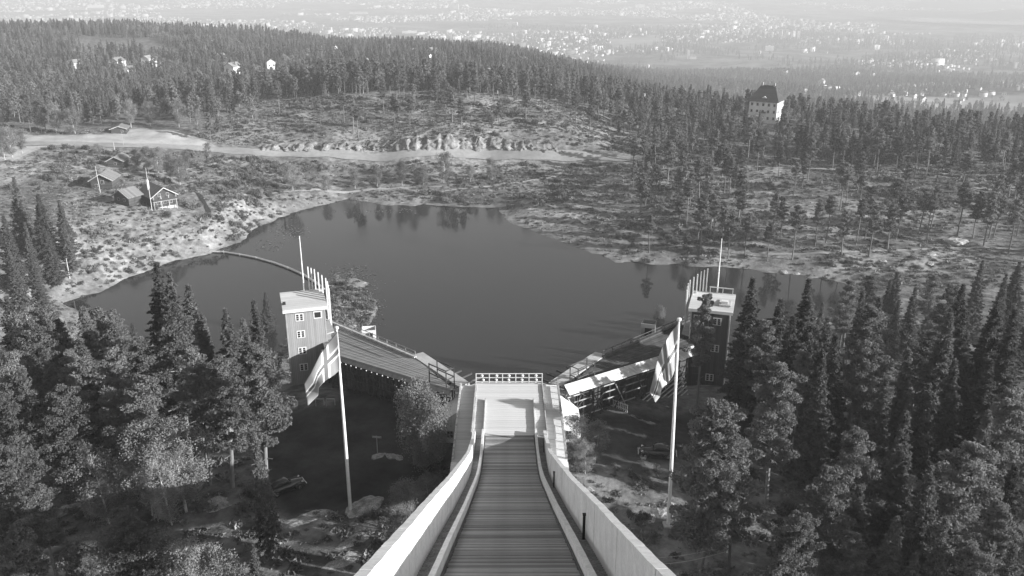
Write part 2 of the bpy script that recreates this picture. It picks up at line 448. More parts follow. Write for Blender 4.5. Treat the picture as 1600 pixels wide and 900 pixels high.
def build_ground():
    r = np.concatenate([[.5, 6, 12], np.exp(np.linspace(math.log(18), math.log(700), 590)), np.exp(np.linspace(math.log(720), math.log(16800), 130))])
    a = np.concatenate([np.linspace(-math.pi, -.78, 60, endpoint=False), np.linspace(-.78, .78, 560), np.linspace(.78, math.pi, 60)[1:-1]])
    na, nr = len(a), len(r)
    RR, AA = np.meshgrid(r, a, indexing='ij')
    X, Y = RR * np.sin(AA), RR * np.cos(AA)
    Z = H(X, Y)
    V = np.stack([X, Y, Z], -1).reshape(-1, 3)
    i, j = np.meshgrid(np.arange(nr - 1), np.arange(na), indexing='ij')
    j2 = (j + 1) % na
    F = np.stack([i * na + j, i * na + j2, (i + 1) * na + j2, (i + 1) * na + j], -1).reshape(-1, 4)[:, ::-1]
    x, y = V[:, 0], V[:, 1]; rr = np.hypot(x, y)
    lot = np.maximum(1 - sst(-1, 1.5, sdist(x, y, LOT_LEFT)), 1 - sst(-1.5, 2, sdist(x, y, LOT_RIGHT)))
    pale = (1 - sst(-2, 1, sdist(x, y, LOT_FAR))) * 1.0
    for q in FIELD: pale = np.maximum(pale, .55 * (1 - sst(-15, 15, sdist(x, y, q))))
    sh = sdist(x, y, LAKE)
    # dry reeds and stones along the shore are paler
    shore = sst(-1, 1, sh) * (1 - sst(2, 6, sh)) * (y > 225) * .2
    pale = np.maximum(pale, shore)
    open_ = np.maximum(1 - sst(-6, 12, sdist(x, y, KNOB)), 1 - sst(-4, 12, sdist(x, y, CLEAR)))
    bank = (rr > 225) & (rr < 470) & (x < 40)
    forest = np.where(bank, 0, 1.0) * (1 - open_)
    me = np_mesh('ground', V, F, [], smooth_=True)
    for nm, val in (('lot', lot), ('pale', pale), ('forest', forest)):
        at_ = me.attributes.new(nm, 'FLOAT', 'POINT'); at_.data.foreach_set('value', val.astype(np.float32))
    m, t = newmat('heath_ground')
    p = t.nodes.new('ShaderNodeBsdfDiffuse')
    o = t.nodes.new('ShaderNodeOutputMaterial'); t.links.new(p.outputs[0], o.inputs['Surface'])
    g = t.nodes.new('ShaderNodeNewGeometry')
    def noise(sc, det=8, ro=.65):
        n = t.nodes.new('ShaderNodeTexNoise'); n.inputs['Scale'].default_value = sc; n.inputs['Detail'].default_value = det; n.inputs['Roughness'].default_value = ro
        t.links.new(g.outputs['Position'], n.inputs['Vector']); return n.outputs[0]
    def mixv(f, a_, b_):
        n = t.nodes.new('ShaderNodeMix'); n.data_type = 'FLOAT'
        for s_, v_ in ((0, f), (2, a_), (3, b_)):
            if isinstance(v_, (int, float)): n.inputs[s_].default_value = v_
            else: t.links.new(v_, n.inputs[s_])
        return n.outputs[0]
    def mul(a_, b_):
        n = t.nodes.new('ShaderNodeMath'); n.operation = 'MULTIPLY'
        t.links.new(a_, n.inputs[0]); t.links.new(b_, n.inputs[1]); return n.outputs[0]
    def attr(nm):
        n = t.nodes.new('ShaderNodeAttribute'); n.attribute_name = nm; return n.outputs['Fac']
    heath = ramp(t, noise(.09, 10, .72), .115, .24, .38, .64)
    patches = ramp(t, noise(.45, 6, .6), .6, 1.4, .35, .65)
    heath = mul(heath, patches)
    heath = mul(heath, ramp(t, noise(.022, 5, .6), .62, 1.3, .38, .62))
    rocky = ramp(t, noise(.16, 9, .7), 0, 1, .60, .66)
    heath = mixv(rocky, heath, .27)
    floor = ramp(t, noise(.25, 8, .7), .07, .24, .4, .66)
    farp = ramp(t, noise(.0045, 10, .72), .05, .26, .44, .64)
    sx = t.nodes.new('ShaderNodeVectorMath'); sx.operation = 'LENGTH'; t.links.new(g.outputs['Position'], sx.inputs[0])
    far = ramp(t, sx.outputs['Value'], 0, 1, 900, 1600)
    floor = mixv(far, floor, farp)
    v = mixv(attr('forest'), heath, floor)
    gravel = ramp(t, noise(.12, 9, .7), .29, .4, .35, .65)
    v = mixv(attr('pale'), v, gravel)
    asph = ramp(t, noise(.22, 9, .68), .03, .065, .38, .66)
    v = mixv(attr('lot'), v, asph)
    t.links.new(v, p.inputs['Color'])
    b = t.nodes.new('ShaderNodeBump'); b.inputs['Strength'].default_value = .6; b.inputs['Distance'].default_value = .35
    t.links.new(noise(1.1, 6, .7), b.inputs['Height']); t.links.new(b.outputs[0], p.inputs['Normal'])
    me.materials.append(m)
    tag(link('ground', me), kind='structure')
build_ground()

def water(name, poly, z, rough, sc, strength):
    b = MB(); b.face([(p[0], p[1], z) for p in poly])
    m, t = newmat(name + '_surface')
    p = t.nodes.new('ShaderNodeBsdfPrincipled'); o = t.nodes.new('ShaderNodeOutputMaterial'); t.links.new(p.outputs[0], o.inputs['Surface'])
    p.inputs['Base Color'].default_value = grey(.018 if name == 'lake' else .02); p.inputs['Roughness'].default_value = rough; p.inputs['IOR'].default_value = 1.33
    g = t.nodes.new('ShaderNodeNewGeometry')
    n = t.nodes.new('ShaderNodeTexNoise'); n.inputs['Scale'].default_value = sc; n.inputs['Detail'].default_value = 3
    t.links.new(g.outputs['Position'], n.inputs['Vector'])
    n3 = t.nodes.new('ShaderNodeTexNoise'); n3.inputs['Scale'].default_value = .03 if name == 'lake' else .001; n3.inputs['Detail'].default_value = 4
    t.links.new(g.outputs['Position'], n3.inputs['Vector']); t.links.new(ramp(t, n3.outputs[0], rough * .5, rough * 2.2, .4, .62), p.inputs['Roughness'])
    bp = t.nodes.new('ShaderNodeBump'); bp.inputs['Strength'].default_value = strength; bp.inputs['Distance'].default_value = .02
    t.links.new(n.outputs[0], bp.inputs['Height']); t.links.new(bp.outputs[0], p.inputs['Normal'])
    return tag(b.build(name, m), kind='structure')
c0 = LAKE.mean(0)
hull = [(-190, 190), (210, 190), (210, 330), (120, 420), (-60, 420), (-190, 330)]
water('lake', hull, 0.0, .07, .55, .22)
water('fjord', [at(*p) for p in ((1345, 30, -318), (1470, 39, -318), (1600, 42, -318), (1900, 44, -318), (1900, 10, -318), (1640, 8, -318), (1500, 13, -318), (1420, 18, -318))], -306.0, .3, .01, .1)
def island(pts, z0, hgt, name='island'):
    c = np.mean([p[:2] for p in pts], 0); rings = []
    for s, h in ((1.05, -6), (.85, .55), (.55, .9), (.2, 1.0)):
        rings.append([(c[0] + (p[0] - c[0]) * s, c[1] + (p[1] - c[1]) * s, z0 + h * (hgt if h > 0 else 1)) for p in pts])
    b = MB(); n = len(pts)
    for q in rings: b.v += q
    for i in range(3):
        for k in range(n):
            b.f.append((i * n + k, i * n + (k + 1) % n, (i + 1) * n + (k + 1) % n, (i + 1) * n + k)); b.m.append(0)
    b.f.append(tuple(3 * n + k for k in range(n))); b.m.append(0)
    tag(smooth(b.build(name, mat('island_wood', .05, .09, .004, world=True))), kind='structure')
island([at(*p) for p in ((1512, 26, -306), (1560, 29, -306), (1650, 31, -306), (1700, 26, -306), (1650, 21, -306), (1560, 19.5, -306))], -306, 45)
island([at(*p) for p in ((1420, 13.5, -306), (1500, 14, -306), (1585, 13, -306), (1560, 7, -306), (1480, 5, -306), (1420, 7, -306))], -306, 70)

def strip(name, line, width, m, lift, kind='structure', widths=None):
    pts = []
    line = [np.asarray(p, float) for p in line]
    for i in range(len(line) - 1):
        L = np.hypot(*(line[i + 1][:2] - line[i][:2])); k = max(1, int(L / 2.5))
        for q in range(k): pts.append((line[i] + (line[i + 1] - line[i]) * q / k)[:2])
    pts.append(line[-1][:2]); pts = np.array(pts)
    for _ in range(3): pts[1:-1] = (pts[:-2] + 2 * pts[1:-1] + pts[2:]) / 4
    d = np.gradient(pts, axis=0); d /= np.linalg.norm(d, axis=1)[:, None]
    nrm = np.stack([d[:, 1], -d[:, 0]], 1)
    V = []
    for s in (-.5, -.17, .17, .5):
        q = pts + nrm * width * s * (1 + .12 * np.sin(np.arange(len(pts)) * .9))[:, None]
        V.append(np.column_stack([q, H(q[:, 0], q[:, 1]) + lift]))
    V = np.stack(V, 1); n = len(pts)
    idx = np.arange(n * 4).reshape(n, 4)
    F = np.concatenate([np.stack([idx[:-1, k], idx[:-1, k + 1], idx[1:, k + 1], idx[1:, k]], 1) for k in range(3)])
    return tag(link(name, np_mesh(name, V.reshape(-1, 3), F, m, smooth_=True)), kind=kind)
strip('road', ROAD, 7.5, M['road'], .32)
for q in ([(0, 262), (20, 250), (45, 238), (70, 230)], [(1000, 252), (900, 266), (820, 285), (760, 292), (690, 300)], [(290, 265), (330, 257), (380, 246), (410, 242)],
          [(110, 358), (150, 350), (185, 340), (215, 338)], [(380, 305), (440, 300), (500, 296), (620, 294), (690, 292)], [(1200, 398), (1290, 396), (1400, 392), (1500, 388), (1690, 380)], [(960, 292), (1080, 286), (1200, 262), (1290, 264), (1400, 270), (1530, 274)]):
    strip('path', [ground_at(*p) for p in q], 1.7, M['path'], .16)
# the sunken ditch that comes down the bank beside the cabins
strip('ditch', [ground_at(*p) for p in ((297, 292), (312, 305), (322, 322), (327, 333))], 1.6, mat('wet_ditch', .02, .035, world=True), .16)

# the blasted rock wall along the upper side of the road: uneven faces, 3 to 9 m high
def rock_wall():
    xs = np.linspace(405, 880, 190); rg = np.random.default_rng(3)
    base = np.array([ground_at(px, 238.5 - 2.2 * math.sin((px - 405) / 475 * 3.1)) for px in xs])
    hh = np.interp(xs, [405, 430, 520, 590, 630, 660, 700, 740, 765, 800, 860, 880], [2.5, 4.2, 5.5, 3.6, 6.5, 8.8, 9.5, 8.5, 6.8, 5.2, 3.0, 1.4])
    hh = .72 * hh * (.7 + .6 * noise2(xs, xs * 0, 7, 9)) + rg.uniform(-.5, .5, len(xs))
    blk = np.repeat(rg.uniform(-1.1, 1.1, 80), rg.integers(2, 5, 80))[:len(xs)]; blk = np.pad(blk, (0, len(xs) - len(blk)))
    rows = 9; V = np.zeros((rows + 1, len(xs), 3))
    for k in range(rows + 1):
        t = k / rows
        V[k, :, 0] = base[:, 0] + rg.normal(0, .22, len(xs))
        V[k, :, 1] = base[:, 1] + (hh * .75 * t ** 1.2) + (noise2(xs, xs * 0 + k, 5, 4) - .5) * 2.6 * (0 if k in (0, rows) else 1) + rg.normal(0, .3, len(xs)) + blk * (.3 + .7 * t) + np.roll(blk, 3 * (k % 3)) * .5
        V[k, :, 2] = base[:, 2] - .4 + hh * t + rg.normal(0, .2, len(xs))
    back = V[-1].copy(); back[:, 1] += 9; back[:, 2] = H(back[:, 0], back[:, 1]) - .6
    V = np.concatenate([V, back[None]])
    n = len(xs); idx = np.arange((rows + 2) * n).reshape(rows + 2, n)
    F = np.stack([idx[:-1, :-1], idx[:-1, 1:], idx[1:, 1:], idx[1:, :-1]], -1).reshape(-1, 4)
    o = link('rock_wall', np_mesh('rock_wall', V.reshape(-1, 3), F, M['rockcut']))
    tag(o, 'pale blasted rock face along the upper side of the gravel road', 'rock face')
rock_wall()

# ------------------------------------------------------------------ the ski jump inrun
_pD = np.array([-6, 0, 10, 20, 26.9, 32, 38.4, 46, 54.4, 60, 64.5, 68.5, 72.5, 77.7, 81.4, 86, 90, 96]); _pd = np.array([3.6, 6.8, 12.15, 17.5, 21.2, 23.9, 27.35, 31.45, 35.8, 38.75, 41.0, 42.8, 44.2, 45.55, 46.0, 46.3, 46.5, 46.9])
_sD = np.linspace(-6, 96, 800); _sd = np.interp(_sD, _pD, _pd)
_kk = np.exp(-np.linspace(-2.5, 2.5, 41) ** 2); _kk /= _kk.sum()
_sd = np.convolve(np.pad(_sd, 20, mode='edge') + 0, _kk, mode='valid')
_sd[:25] = np.interp(_sD[:25], _pD, _pd); _sd[-25:] = np.interp(_sD[-25:], _pD, _pd)
def rz(D): return CAM_Z - np.interp(D, _sD, _sd)
def rslope(D): return (rz(D + .4) - rz(D - .4)) / .8

inrun = thing('inrun', 'plank covered ski jump inrun between white parapet walls', 'ski jump', (0, 0, 0))
plank_me = []
for k in range(4):
    b = MB(); b.box(-2.5 + [0, .02, -.02, .03][k], 2.5 + [.02, 0, .03, -.02][k], -.128, .128, -.06, .02)
    plank_me.append(b.mesh('plank', M['slat']))
D = 2.0
rp = random.Random(5)
while D < 80.6:
    sl = math.atan(rslope(D))
    o = link('plank', plank_me[rp.randrange(4)], inrun, (rp.uniform(-.02, .02), D, float(rz(D)) + rp.uniform(-.012, .022)))
    o.rotation_euler = (sl + rp.uniform(-.04, .04), 0, rp.uniform(-.003, .003))
    D += .305 * math.cos(sl)
def sweep(x0, x1, D0, D1, top, bot, step=.8, jitter=0.0):
    b = MB(); n = int((D1 - D0) / step) + 1; Ds = np.linspace(D0, D1, n); rg = random.Random(2)
    ring = []
    for d_ in Ds:
        z = float(rz(d_)); t = top(d_) if callable(top) else top; q = bot(d_) if callable(bot) else bot
        t += rg.uniform(-jitter, jitter)
        ring.append([(x0, d_, z + q), (x1, d_, z + q), (x1, d_, z + t), (x0, d_, z + t)])
    for r_ in ring: b.v += r_
    for i in range(n - 1):
        for k in range(4):
            b.f.append((4 * i + k, 4 * i + (k + 1) % 4, 4 * i + 4 + (k + 1) % 4, 4 * i + 4 + k)); b.m.append(0)
    b.f += [(3, 2, 1, 0), tuple(4 * (n - 1) + k for k in range(4))]; b.m += [0, 0]
    return b
WALLS = [M['white'], mat('white_painted_concrete_worn', .52, .68, .5, .85, .4, fine=.16, stretch=(1, 1, .25)), mat('white_painted_concrete_patched', .58, .72, 1.3, .85, .3, fine=.08)]
def outer_h(d_): return float(np.interp(d_, [0, 64, 72, 77, 80.2], [2.45, 2.45, 1.9, 1.2, .75]))
for s in (-1, 1):
    def X(a, c): return (a, c) if s > 0 else (-c, -a)
    sweep(*X(2.52, 2.60), 2, 80.6, .13, -.12).build('curb', M['curb'], inrun)
    sweep(*X(2.62, 2.84), 2, 81.0, .62, -.6, jitter=.012).build('inner_wall', M['white'], inrun)
    d_ = 1.0; wp = random.Random(8 + s)
    while d_ < 80.1:                                      # the outer parapet is cast in lengths with open joints
        e_ = min(80.2, d_ + 3.4); k_ = wp.uniform(-.012, .012)
        sweep(*X(3.48 + k_, 3.80 + k_), d_ + .012, e_ - .012, outer_h, -1.5, step=.55, jitter=.012).build('wall_panel', WALLS[wp.randrange(3)], inrun); d_ = e_
    sweep(*X(2.84, 3.48), 1, 80.6, -.28, -.9).build('stair_base', M['stair'], inrun)
    st = MB(); d_ = 2.0
    while d_ < 80:
        z = float(rz(d_)); st.box(*X(2.845, 3.475), d_, d_ + .36, z - .3, z - .05); d_ += .42
    tag(st.build('stair_flight', M['stair'], inrun), kind='stuff')
sweep(-3.6, 3.6, 1, 81, -.09, -.55).build('roadbed', M['concrete'], inrun)
b = MB()       # the open tower and the tapering support that carry the inrun
b.box(-3.6, 3.6, -7, .6, 95.6, 96.3); b.build('tower_floor', M['concrete'], inrun)
for sx in (-2.9, 2.9):
    for yy in (-6.3, -.2):
        b = MB(); b.box(sx - .45, sx + .45, yy - .45, yy + .45, 42, 95.59); b.build('tower_leg', M['concrete'], inrun)
for z in range(50, 95, 9):
    for yy in (-6.3, -.2):
        b = MB(); b.box(-2.44, 2.44, yy - .25, yy + .25, z, z + .5); b.build('tower_beam', M['concrete'], inrun)
    for sx in (-2.9, 2.9):
        b = MB(); b.box(sx - .25, sx + .25, -5.84, -.66, z, z + .5); b.build('tower_beam', M['concrete'], inrun)
for D_, hw in ((14, 2.2), (30, 2.0), (46, 1.9), (62, 1.8), (76, 1.8)):
    for sx in (-1, 1):
        z = float(rz(D_)) - .55; b = MB(); c_ = sx * 2.4
        b.hexa([(c_ - .6, D_ - .7, 43), (c_ + .6, D_ - .7, 43), (c_ + .6, D_ + .7, 43), (c_ - .6, D_ + .7, 43), (c_ - .4, D_ - .5, z), (c_ + .4, D_ - .5, z), (c_ + .4, D_ + .5, z), (c_ - .4, D_ + .5, z)])
        b.build('pier', M['concrete'], inrun)
    b = MB(); b.box(-1.99, 1.99, D_ - .35, D_ + .35, z - 2.2, z - 1.2); b.build('cross_beam', M['concrete'], inrun)
for (px, D_) in ((922, 34.6), (866, 58.5), (845, 76.0)):     # black posts on the right hand stair
    z = float(rz(D_)); b = MB()
    b.box(3.30, 3.42, D_ - .06, D_ + .06, z - .3, z + 1.45); b.box(3.28, 3.44, D_ - .08, D_ + .08, z + 1.45, z + 1.5)
    b.build('handrail_post', M['black'], inrun)

# ------------------------------------------------------------------ take-off platform
takeoff = thing('takeoff_platform', 'pale boarded take-off platform at the end of the inrun', 'platform', (0, 0, 0))
dk = []
for k in range(3):
    b = MB(); b.box(-3.82, 3.82, -.262, .262, -.10, 0); dk.append(b.mesh('deck_board', M['deck']))
D = 80.9
while D < 94.3:
    o = link('deck_board', dk[rp.randrange(3)], takeoff, (rp.uniform(-.015, .015), D, float(rz(D)) + rp.uniform(-.008, .012)))
    o.rotation_euler = (math.atan(rslope(D)), 0, 0); D += .545
for s in (-1, 1):
    def X(a, c): return (a, c) if s > 0 else (-c, -a)
    sweep(*X(2.66, 2.74), 80.9, 89.6, .28, .0).build('guide_board', M['paleboard'], takeoff)
    sweep(*X(3.86, 3.98), 80.3, 94.4, lambda d_: .16 if d_ > 85 else .16 + (85 - d_) * .09, -1.2).build('edge_wall', M['paleboard'], takeoff)
    wm = []
    for k in range(3):                                    # lower side decks of wide boards
        b = MB(); b.box(-.92, .92, -.76, .76, -.12, 0); wm.append(b.mesh('side_board', M['deck']))
    d_ = 77.9
    while d_ < 94.6:
        link('side_board', wm[rp.randrange(3)], takeoff, (s * 4.92, d_, CAM_Z - 47.05 + rp.uniform(-.03, .02)), rp.uniform(-.006, .006)); d_ += 1.56
    b = MB(); b.box(*X(3.9, 5.8), 77.0, 94.9, CAM_Z - 56, CAM_Z - 47.22); b.build('side_wall', M['white'], takeoff)
    b = MB(); b.box(*X(3.86, 5.86), 75.2, 77.08, CAM_Z - 56, CAM_Z - 46.9); b.build('end_block', M['white'], takeoff)
    # flared buttress house at the foot
    b = MB(); z0, zt = 43.5, CAM_Z - 48.4
    x1, x2 = 5.8, 8.3
    p = [(x1, 90.6, z0), (x2 + .3, 90.6, z0), (x2 + .3, 95.2, z0), (x1, 95.2, z0), (x1, 90.6, zt), (x2, 90.9, zt - 1.9), (x2, 94.9, zt - 1.9), (x1, 95.2, zt)]
    b.hexa([(s * q[0], q[1], q[2]) for q in p]); bt = b.build('buttress', M['white'], takeoff)
    fr = MB(); fr.box(*X(6.5, 7.25), 90.5, 90.62, 48.2, 49.1); w_ = fr.build('window', M['white_trim'], takeoff)
    for u in (0, 1):
        for v in (0, 1):
            g = MB(); g.box(*X(6.56 + u * .35, 6.84 + u * .35), 90.46, 90.52, 48.26 + v * .42, 48.6 + v * .42); g.build('pane', M['glass'], w_)
b = MB(); b.box(-3.86, 3.86, 81, 94.3, 44, CAM_Z - 47.6); b.build('base_wall', M['white'], takeoff)
# handrails along the outer edges of the side decks
for s in (-1, 1):
    x = s * 5.72; zb = CAM_Z - 47.05; n = 11
    for i in range(n):
        d_ = 78 + i * 1.6; b = MB(); b.box(x - .06, x + .06, d_ - .06, d_ + .06, zb, zb + (1.0 if s > 0 else .35)); b.build('rail_post', M['greyboard'], takeoff)
    if s > 0:
        b = MB(); b.box(x - .12, x + .12, 77.8, 94.4, zb + .32, zb + .58); b.build('hand_rail', M['greyboard'], takeoff)
    else:
        b = MB(); b.box(x - .1, x + .1, 77.6, 94.6, zb + .1, zb + .28); b.build('hand_rail', M['paleboard'], takeoff)
b = MB(); b.box(-4.0, 3.8, 94.62, 94.74, CAM_Z - 48.4, CAM_Z - 46.85); b.build('front_board', M['paleboard'], takeoff)
# lamp railing beyond the lip
lr = thing('lamp_railing', 'white railing hung with round lamps beyond the take-off lip', 'railing', (0, 95.6, CAM_Z - 48.3))
for i in range(6):
    b = MB(); b.box(-.05, .05, -.05, .05, -.6, 2.25); b.build('rail_post', M['white_trim'], lr, (-3.95 + i * 1.58, 0, 0))
for z in (.62, 1.15, 1.68, 2.2):
    b = MB(); b.box(-4.0, 4.0, -.035, .035, z, z + .07); b.build('rail', M['white_trim'], lr)
lamp_b = MB()
for k in range(10):
    a, c = 2 * math.pi * k / 10, 2 * math.pi * (k + 1) / 10
    q = [(.19 * math.cos(t), 0, .19 * math.sin(t)) for t in (a, c)]
    lamp_b.face([(0, -.09, 0), q[0], q[1]]); lamp_b.face([(0, .05, 0), q[1], q[0]])
lm = lamp_b.mesh('lamp', M['white_trim'])
for i in range(5):
    for z in (.95, 1.45, 2.0):
        link('lamp', lm, lr, (-3.16 + i * 1.58 + rp.uniform(-.12, .12), -.09, z))
for i in range(9):
    b = MB(); b.box(-.36 + rp.uniform(-.1, .2), rp.uniform(.15, .4), -.04, .04, .0, rp.uniform(.55, 1.05)); b.build('board', M['paleboard'], lr, (-3.6 + i * .9, -.14, -.1))
b = MB(); b.box(-4.2, 4.2, -.1, 3.5, -.7, -.55); b.build('landing_floor', M['greyboard'], lr)
for i in range(18):
    b = MB(); x_ = -4 + i * .47; h_ = rp.uniform(.25, .8); b.box(x_, x_ + rp.uniform(.15, .4), .6, 1.0, -.55, -.55 + h_)
    b.build('bench', [M['darkwood'], M['lightwood'], M['greyboard']][rp.randrange(3)], lr)
for s in (-1, 1):
    tr = MB(); tr.bar((s * 4.0, 0, .9), (s * 7.6, -.6, .1), .12, .08); tr.bar((s * 4.0, 0, .2), (s * 6.6, -.5, -.3), .1, .08)
    for k in range(4): tr.bar((s * (4.4 + k * .8), -.1 - k * .13, .85 - k * .18), (s * (4.5 + k * .8), -.1 - k * .13, -.5), .08)
    tr.build('brace_rail', M['lightwood'], lr)

# ------------------------------------------------------------------ grandstands on their scaffolding
def stand(s):
    side = 'left' if s < 0 else 'right'
    nb, fb = Vector((s * 6.4, 94.6, 52.2)), Vector((s * 25.5, 112.5, 49.3))        # rear edge, near and far end
    nf, ff = Vector((s * 12.3, 106.0, 51.2)), Vector((s * 29.8, 126.5, 48.9))      # lake side edge
    lab = 'grey boarded grandstand on dark scaffolding with bulbs along its edge' if s < 0 else 'grandstand with a sunlit white board rear wall on open scaffolding'
    g = thing('grandstand', lab, 'grandstand', (0, 0, 0))
    n = 22
    for i in range(n):                                   # boards running along the stand
        t0, t1 = i / n, (i + .9) / n
        dz = Vector((0, 0, -.02 * (i % 2)))
        a, b_, c, d_ = nb.lerp(nf, t0) + dz, fb.lerp(ff, t0) + dz, fb.lerp(ff, t1) + dz, nb.lerp(nf, t1) + dz
        q = [a, b_, c, d_]
        if s > 0: q = q[::-1]
        m = MB(); m.hexa([p - Vector((0, 0, .1)) for p in q] + q)
        m.build('seat_board', M['greyboard'] if s < 0 else M['darkwood'], g)
    up = Vector((0, 0, 1)); out = ((fb - nb).cross(up)).normalized()
    if out.y > 0: out = -out
    rows = 7 if s > 0 else 5
    for i in range(rows):                                # rear wall of boards leaning outward
        z0 = -.25 + i * (1.05 if s > 0 else .7) / rows; z1 = z0 + (1.05 if s > 0 else .7) / rows * .9
        lean = .9 if s > 0 else .5
        p = [nb + up * z0 + out * (lean * (z1 - z0) * 0 + .9 - z0 * lean), fb + up * z0 + out * (.9 - z0 * lean), fb + up * z1 + out * (.9 - z1 * lean), nb + up * z1 + out * (.9 - z1 * lean)]
        m = MB(); k = up * .0 - out * .07
        m.hexa([p[0], p[1], p[1] + k, p[0] + k, p[3], p[2], p[2] + k, p[3] + k])
        m.build('wall_board', M['paleboard'] if s > 0 else M['greyboard'], g)
    L = (fb - nb).length; u = (fb - nb).normalized()
    for i in range(16):                                  # scaffold legs in three rows
        t = (i + .3) / 16
        for row, (bb, tt) in enumerate(((nb, fb), (nb.lerp(nf, .5), fb.lerp(ff, .5)), (nf, ff))):
            p = bb.lerp(tt, t); gz = float(H(p.x, p.y)[0])
            m = MB(); m.bar((p.x, p.y, gz - .4), p - Vector((0, 0, .12)), .17); m.build('post', M['darkwood'], g)
    for row, (bb, tt) in enumerate(((nb, fb), (nf, ff))):
        for dz in (1.1, 2.0, 3.0, 4.2, 5.4):
            for i in range(11):
                a, c = bb.lerp(tt, (i + .3) / 12) - up * dz, bb.lerp(tt, (i + 1.3) / 12) - up * dz
                if min(a.z - H(a.x, a.y)[0], c.z - H(c.x, c.y)[0]) < .2: continue
                m = MB(); o_ = out * (.16 if row == 0 else -.16)
                m.bar(a + o_, c + o_, .09, .14); m.build('beam', M['greyboard'] if s > 0 and row == 0 and (i * 7 + int(dz * 10)) % 5 < 3 else M['darkwood'], g)
    for i in range(0, 11, 2):                            # diagonals
        a, c = nb.lerp(fb, (i + .3) / 12), nb.lerp(fb, (i + 1.3) / 12)
        m = MB(); m.bar(a - up * 1.2 + out * .3, c - up * 4.6 + out * .3, .12); m.build('brace', M['greyboard'] if s > 0 and i % 4 == 0 else M['darkwood'], g)
        m = MB(); m.bar(c - up * 1.2 + out * .36, a - up * 4.6 + out * .36, .1); m.build('brace', M['darkwood'], g)
    for i in range(14):                                  # joists under the rear edge
        a = nb.lerp(fb, (i + .5) / 14) - up * .3
        m = MB(); m.bar(a + out * .7, a - out * 5.5, .14, .2); m.build('joist', M['darkwood'], g)
    for i in range(36):                                  # dark boards added to make the shade under the seats
        a, c = nb.lerp(nf, .28).lerp(fb.lerp(ff, .28), i / 36), nb.lerp(nf, .28).lerp(fb.lerp(ff, .28), (i + .93) / 36)
        za, zc = float(H(a.x, a.y)[0]) - .4, float(H(c.x, c.y)[0]) - .4
        m = MB(); th = Vector((-u.y, u.x, 0)) * .05; q = [Vector((a.x, a.y, za)), Vector((c.x, c.y, zc)), Vector((c.x, c.y, c.z - .15)), Vector((a.x, a.y, a.z - .15))]
        m.hexa([q[0], q[1], q[1] + th, q[0] + th, q[3], q[2], q[2] + th, q[3] + th]); m.build('shade_board', M['darkwood'], g)
    # railings
    for (bb, tt, h, mm) in ((nf, ff, 1.0, M['greyboard'] if s < 0 else M['darkwood']),):
        for i in range(13):
            p = bb.lerp(tt, i / 12); m = MB(); m.bar(p, p + up * h, .08); m.build('rail_post', mm, g)
        for z in (.5, .98):
            m = MB(); m.bar(bb + up * z, tt + up * z, .06, .08); m.build('rail', mm, g)
    m = MB(); m.bar(nf + up * .12, ff + up * .12, .35, .25); m.build('kerb_board', M['paleboard'] if s < 0 else M['darkwood'], g)
    # chute-like lighter slab on the lake side down to the landing
    a0, a1 = Vector((s * 6.2, 96.4, 51.9)), nf + Vector((s * .6, .9, .05))
    wv = Vector((s * .83, -.55, 0)) * 1.7
    m = MB(); m.hexa([p - up * .3 for p in (a0, a1, a1 - wv, a0 - wv)] + [a0, a1, a1 - wv, a0 - wv]); m.build('side_slab', M['concrete'], g)
    if s < 0:
        bl = MB()
        for k in range(6):
            a, c = math.pi * k / 3, math.pi * (k + 1) / 3
            bl.face([(0, 0, -.13), (.1 * math.cos(c), .1 * math.sin(c), 0), (.1 * math.cos(a), .1 * math.sin(a), 0)]); bl.face([(0, 0, .12), (.1 * math.cos(a), .1 * math.sin(a), 0), (.1 * math.cos(c), .1 * math.sin(c), 0)])
        bm_ = bl.mesh('bulb', M['white_trim'])
        for i in range(22): link('bulb', bm_, g, nb.lerp(fb, .1 + i * .042) + out * 1.0 - up * .42)
    # shed-like end frame near the platform
    q = nb.lerp(fb, .10 if s > 0 else .06)
    fr = MB()
    for dx, dy in ((0, 0), (s * 2.2, 2.1), (s * -.9, 1.0), (s * 1.3, 3.1)):
        fr.bar(q + Vector((dx, dy, -4.0)), q + Vector((dx, dy, 2.3)), .13)
    for za in (2.2, 1.0, -.8):
        fr.bar(q + Vector((0, 0, za)), q + Vector((s * 2.2, 2.1, za)), .11); fr.bar(q + Vector((-s * .9, 1.0, za)), q + Vector((s * 1.3, 3.1, za)), .11); fr.bar(q + Vector((0, 0, za)), q + Vector((-s * .9, 1.0, za)), .1)
    fr.bar(q + Vector((0, 0, -3)), q + Vector((s * 2.2, 2.1, -.8)), .1); fr.bar(q + Vector((0, 0, -.8)), q + Vector((s * 2.2, 2.1, -3)), .1)
    fr.build('stair_frame', M['darkwood'], g)
    # tiers of benches under the rear of the right stand catch the sun
    if s > 0:
        for k in range(8):
            a = nb.lerp(fb, .55) + out * (.9 + k * .16) - up * (2.6 + k * .55); c = nb.lerp(fb, .88) + out * (.9 + k * .16) - up * (1.4 + k * .55)
            m = MB(); m.bar(a - up * 1.9, c, .16, .08); m.build('bench', M['paleboard'], g)
    return g
stand(-1); stand(1)

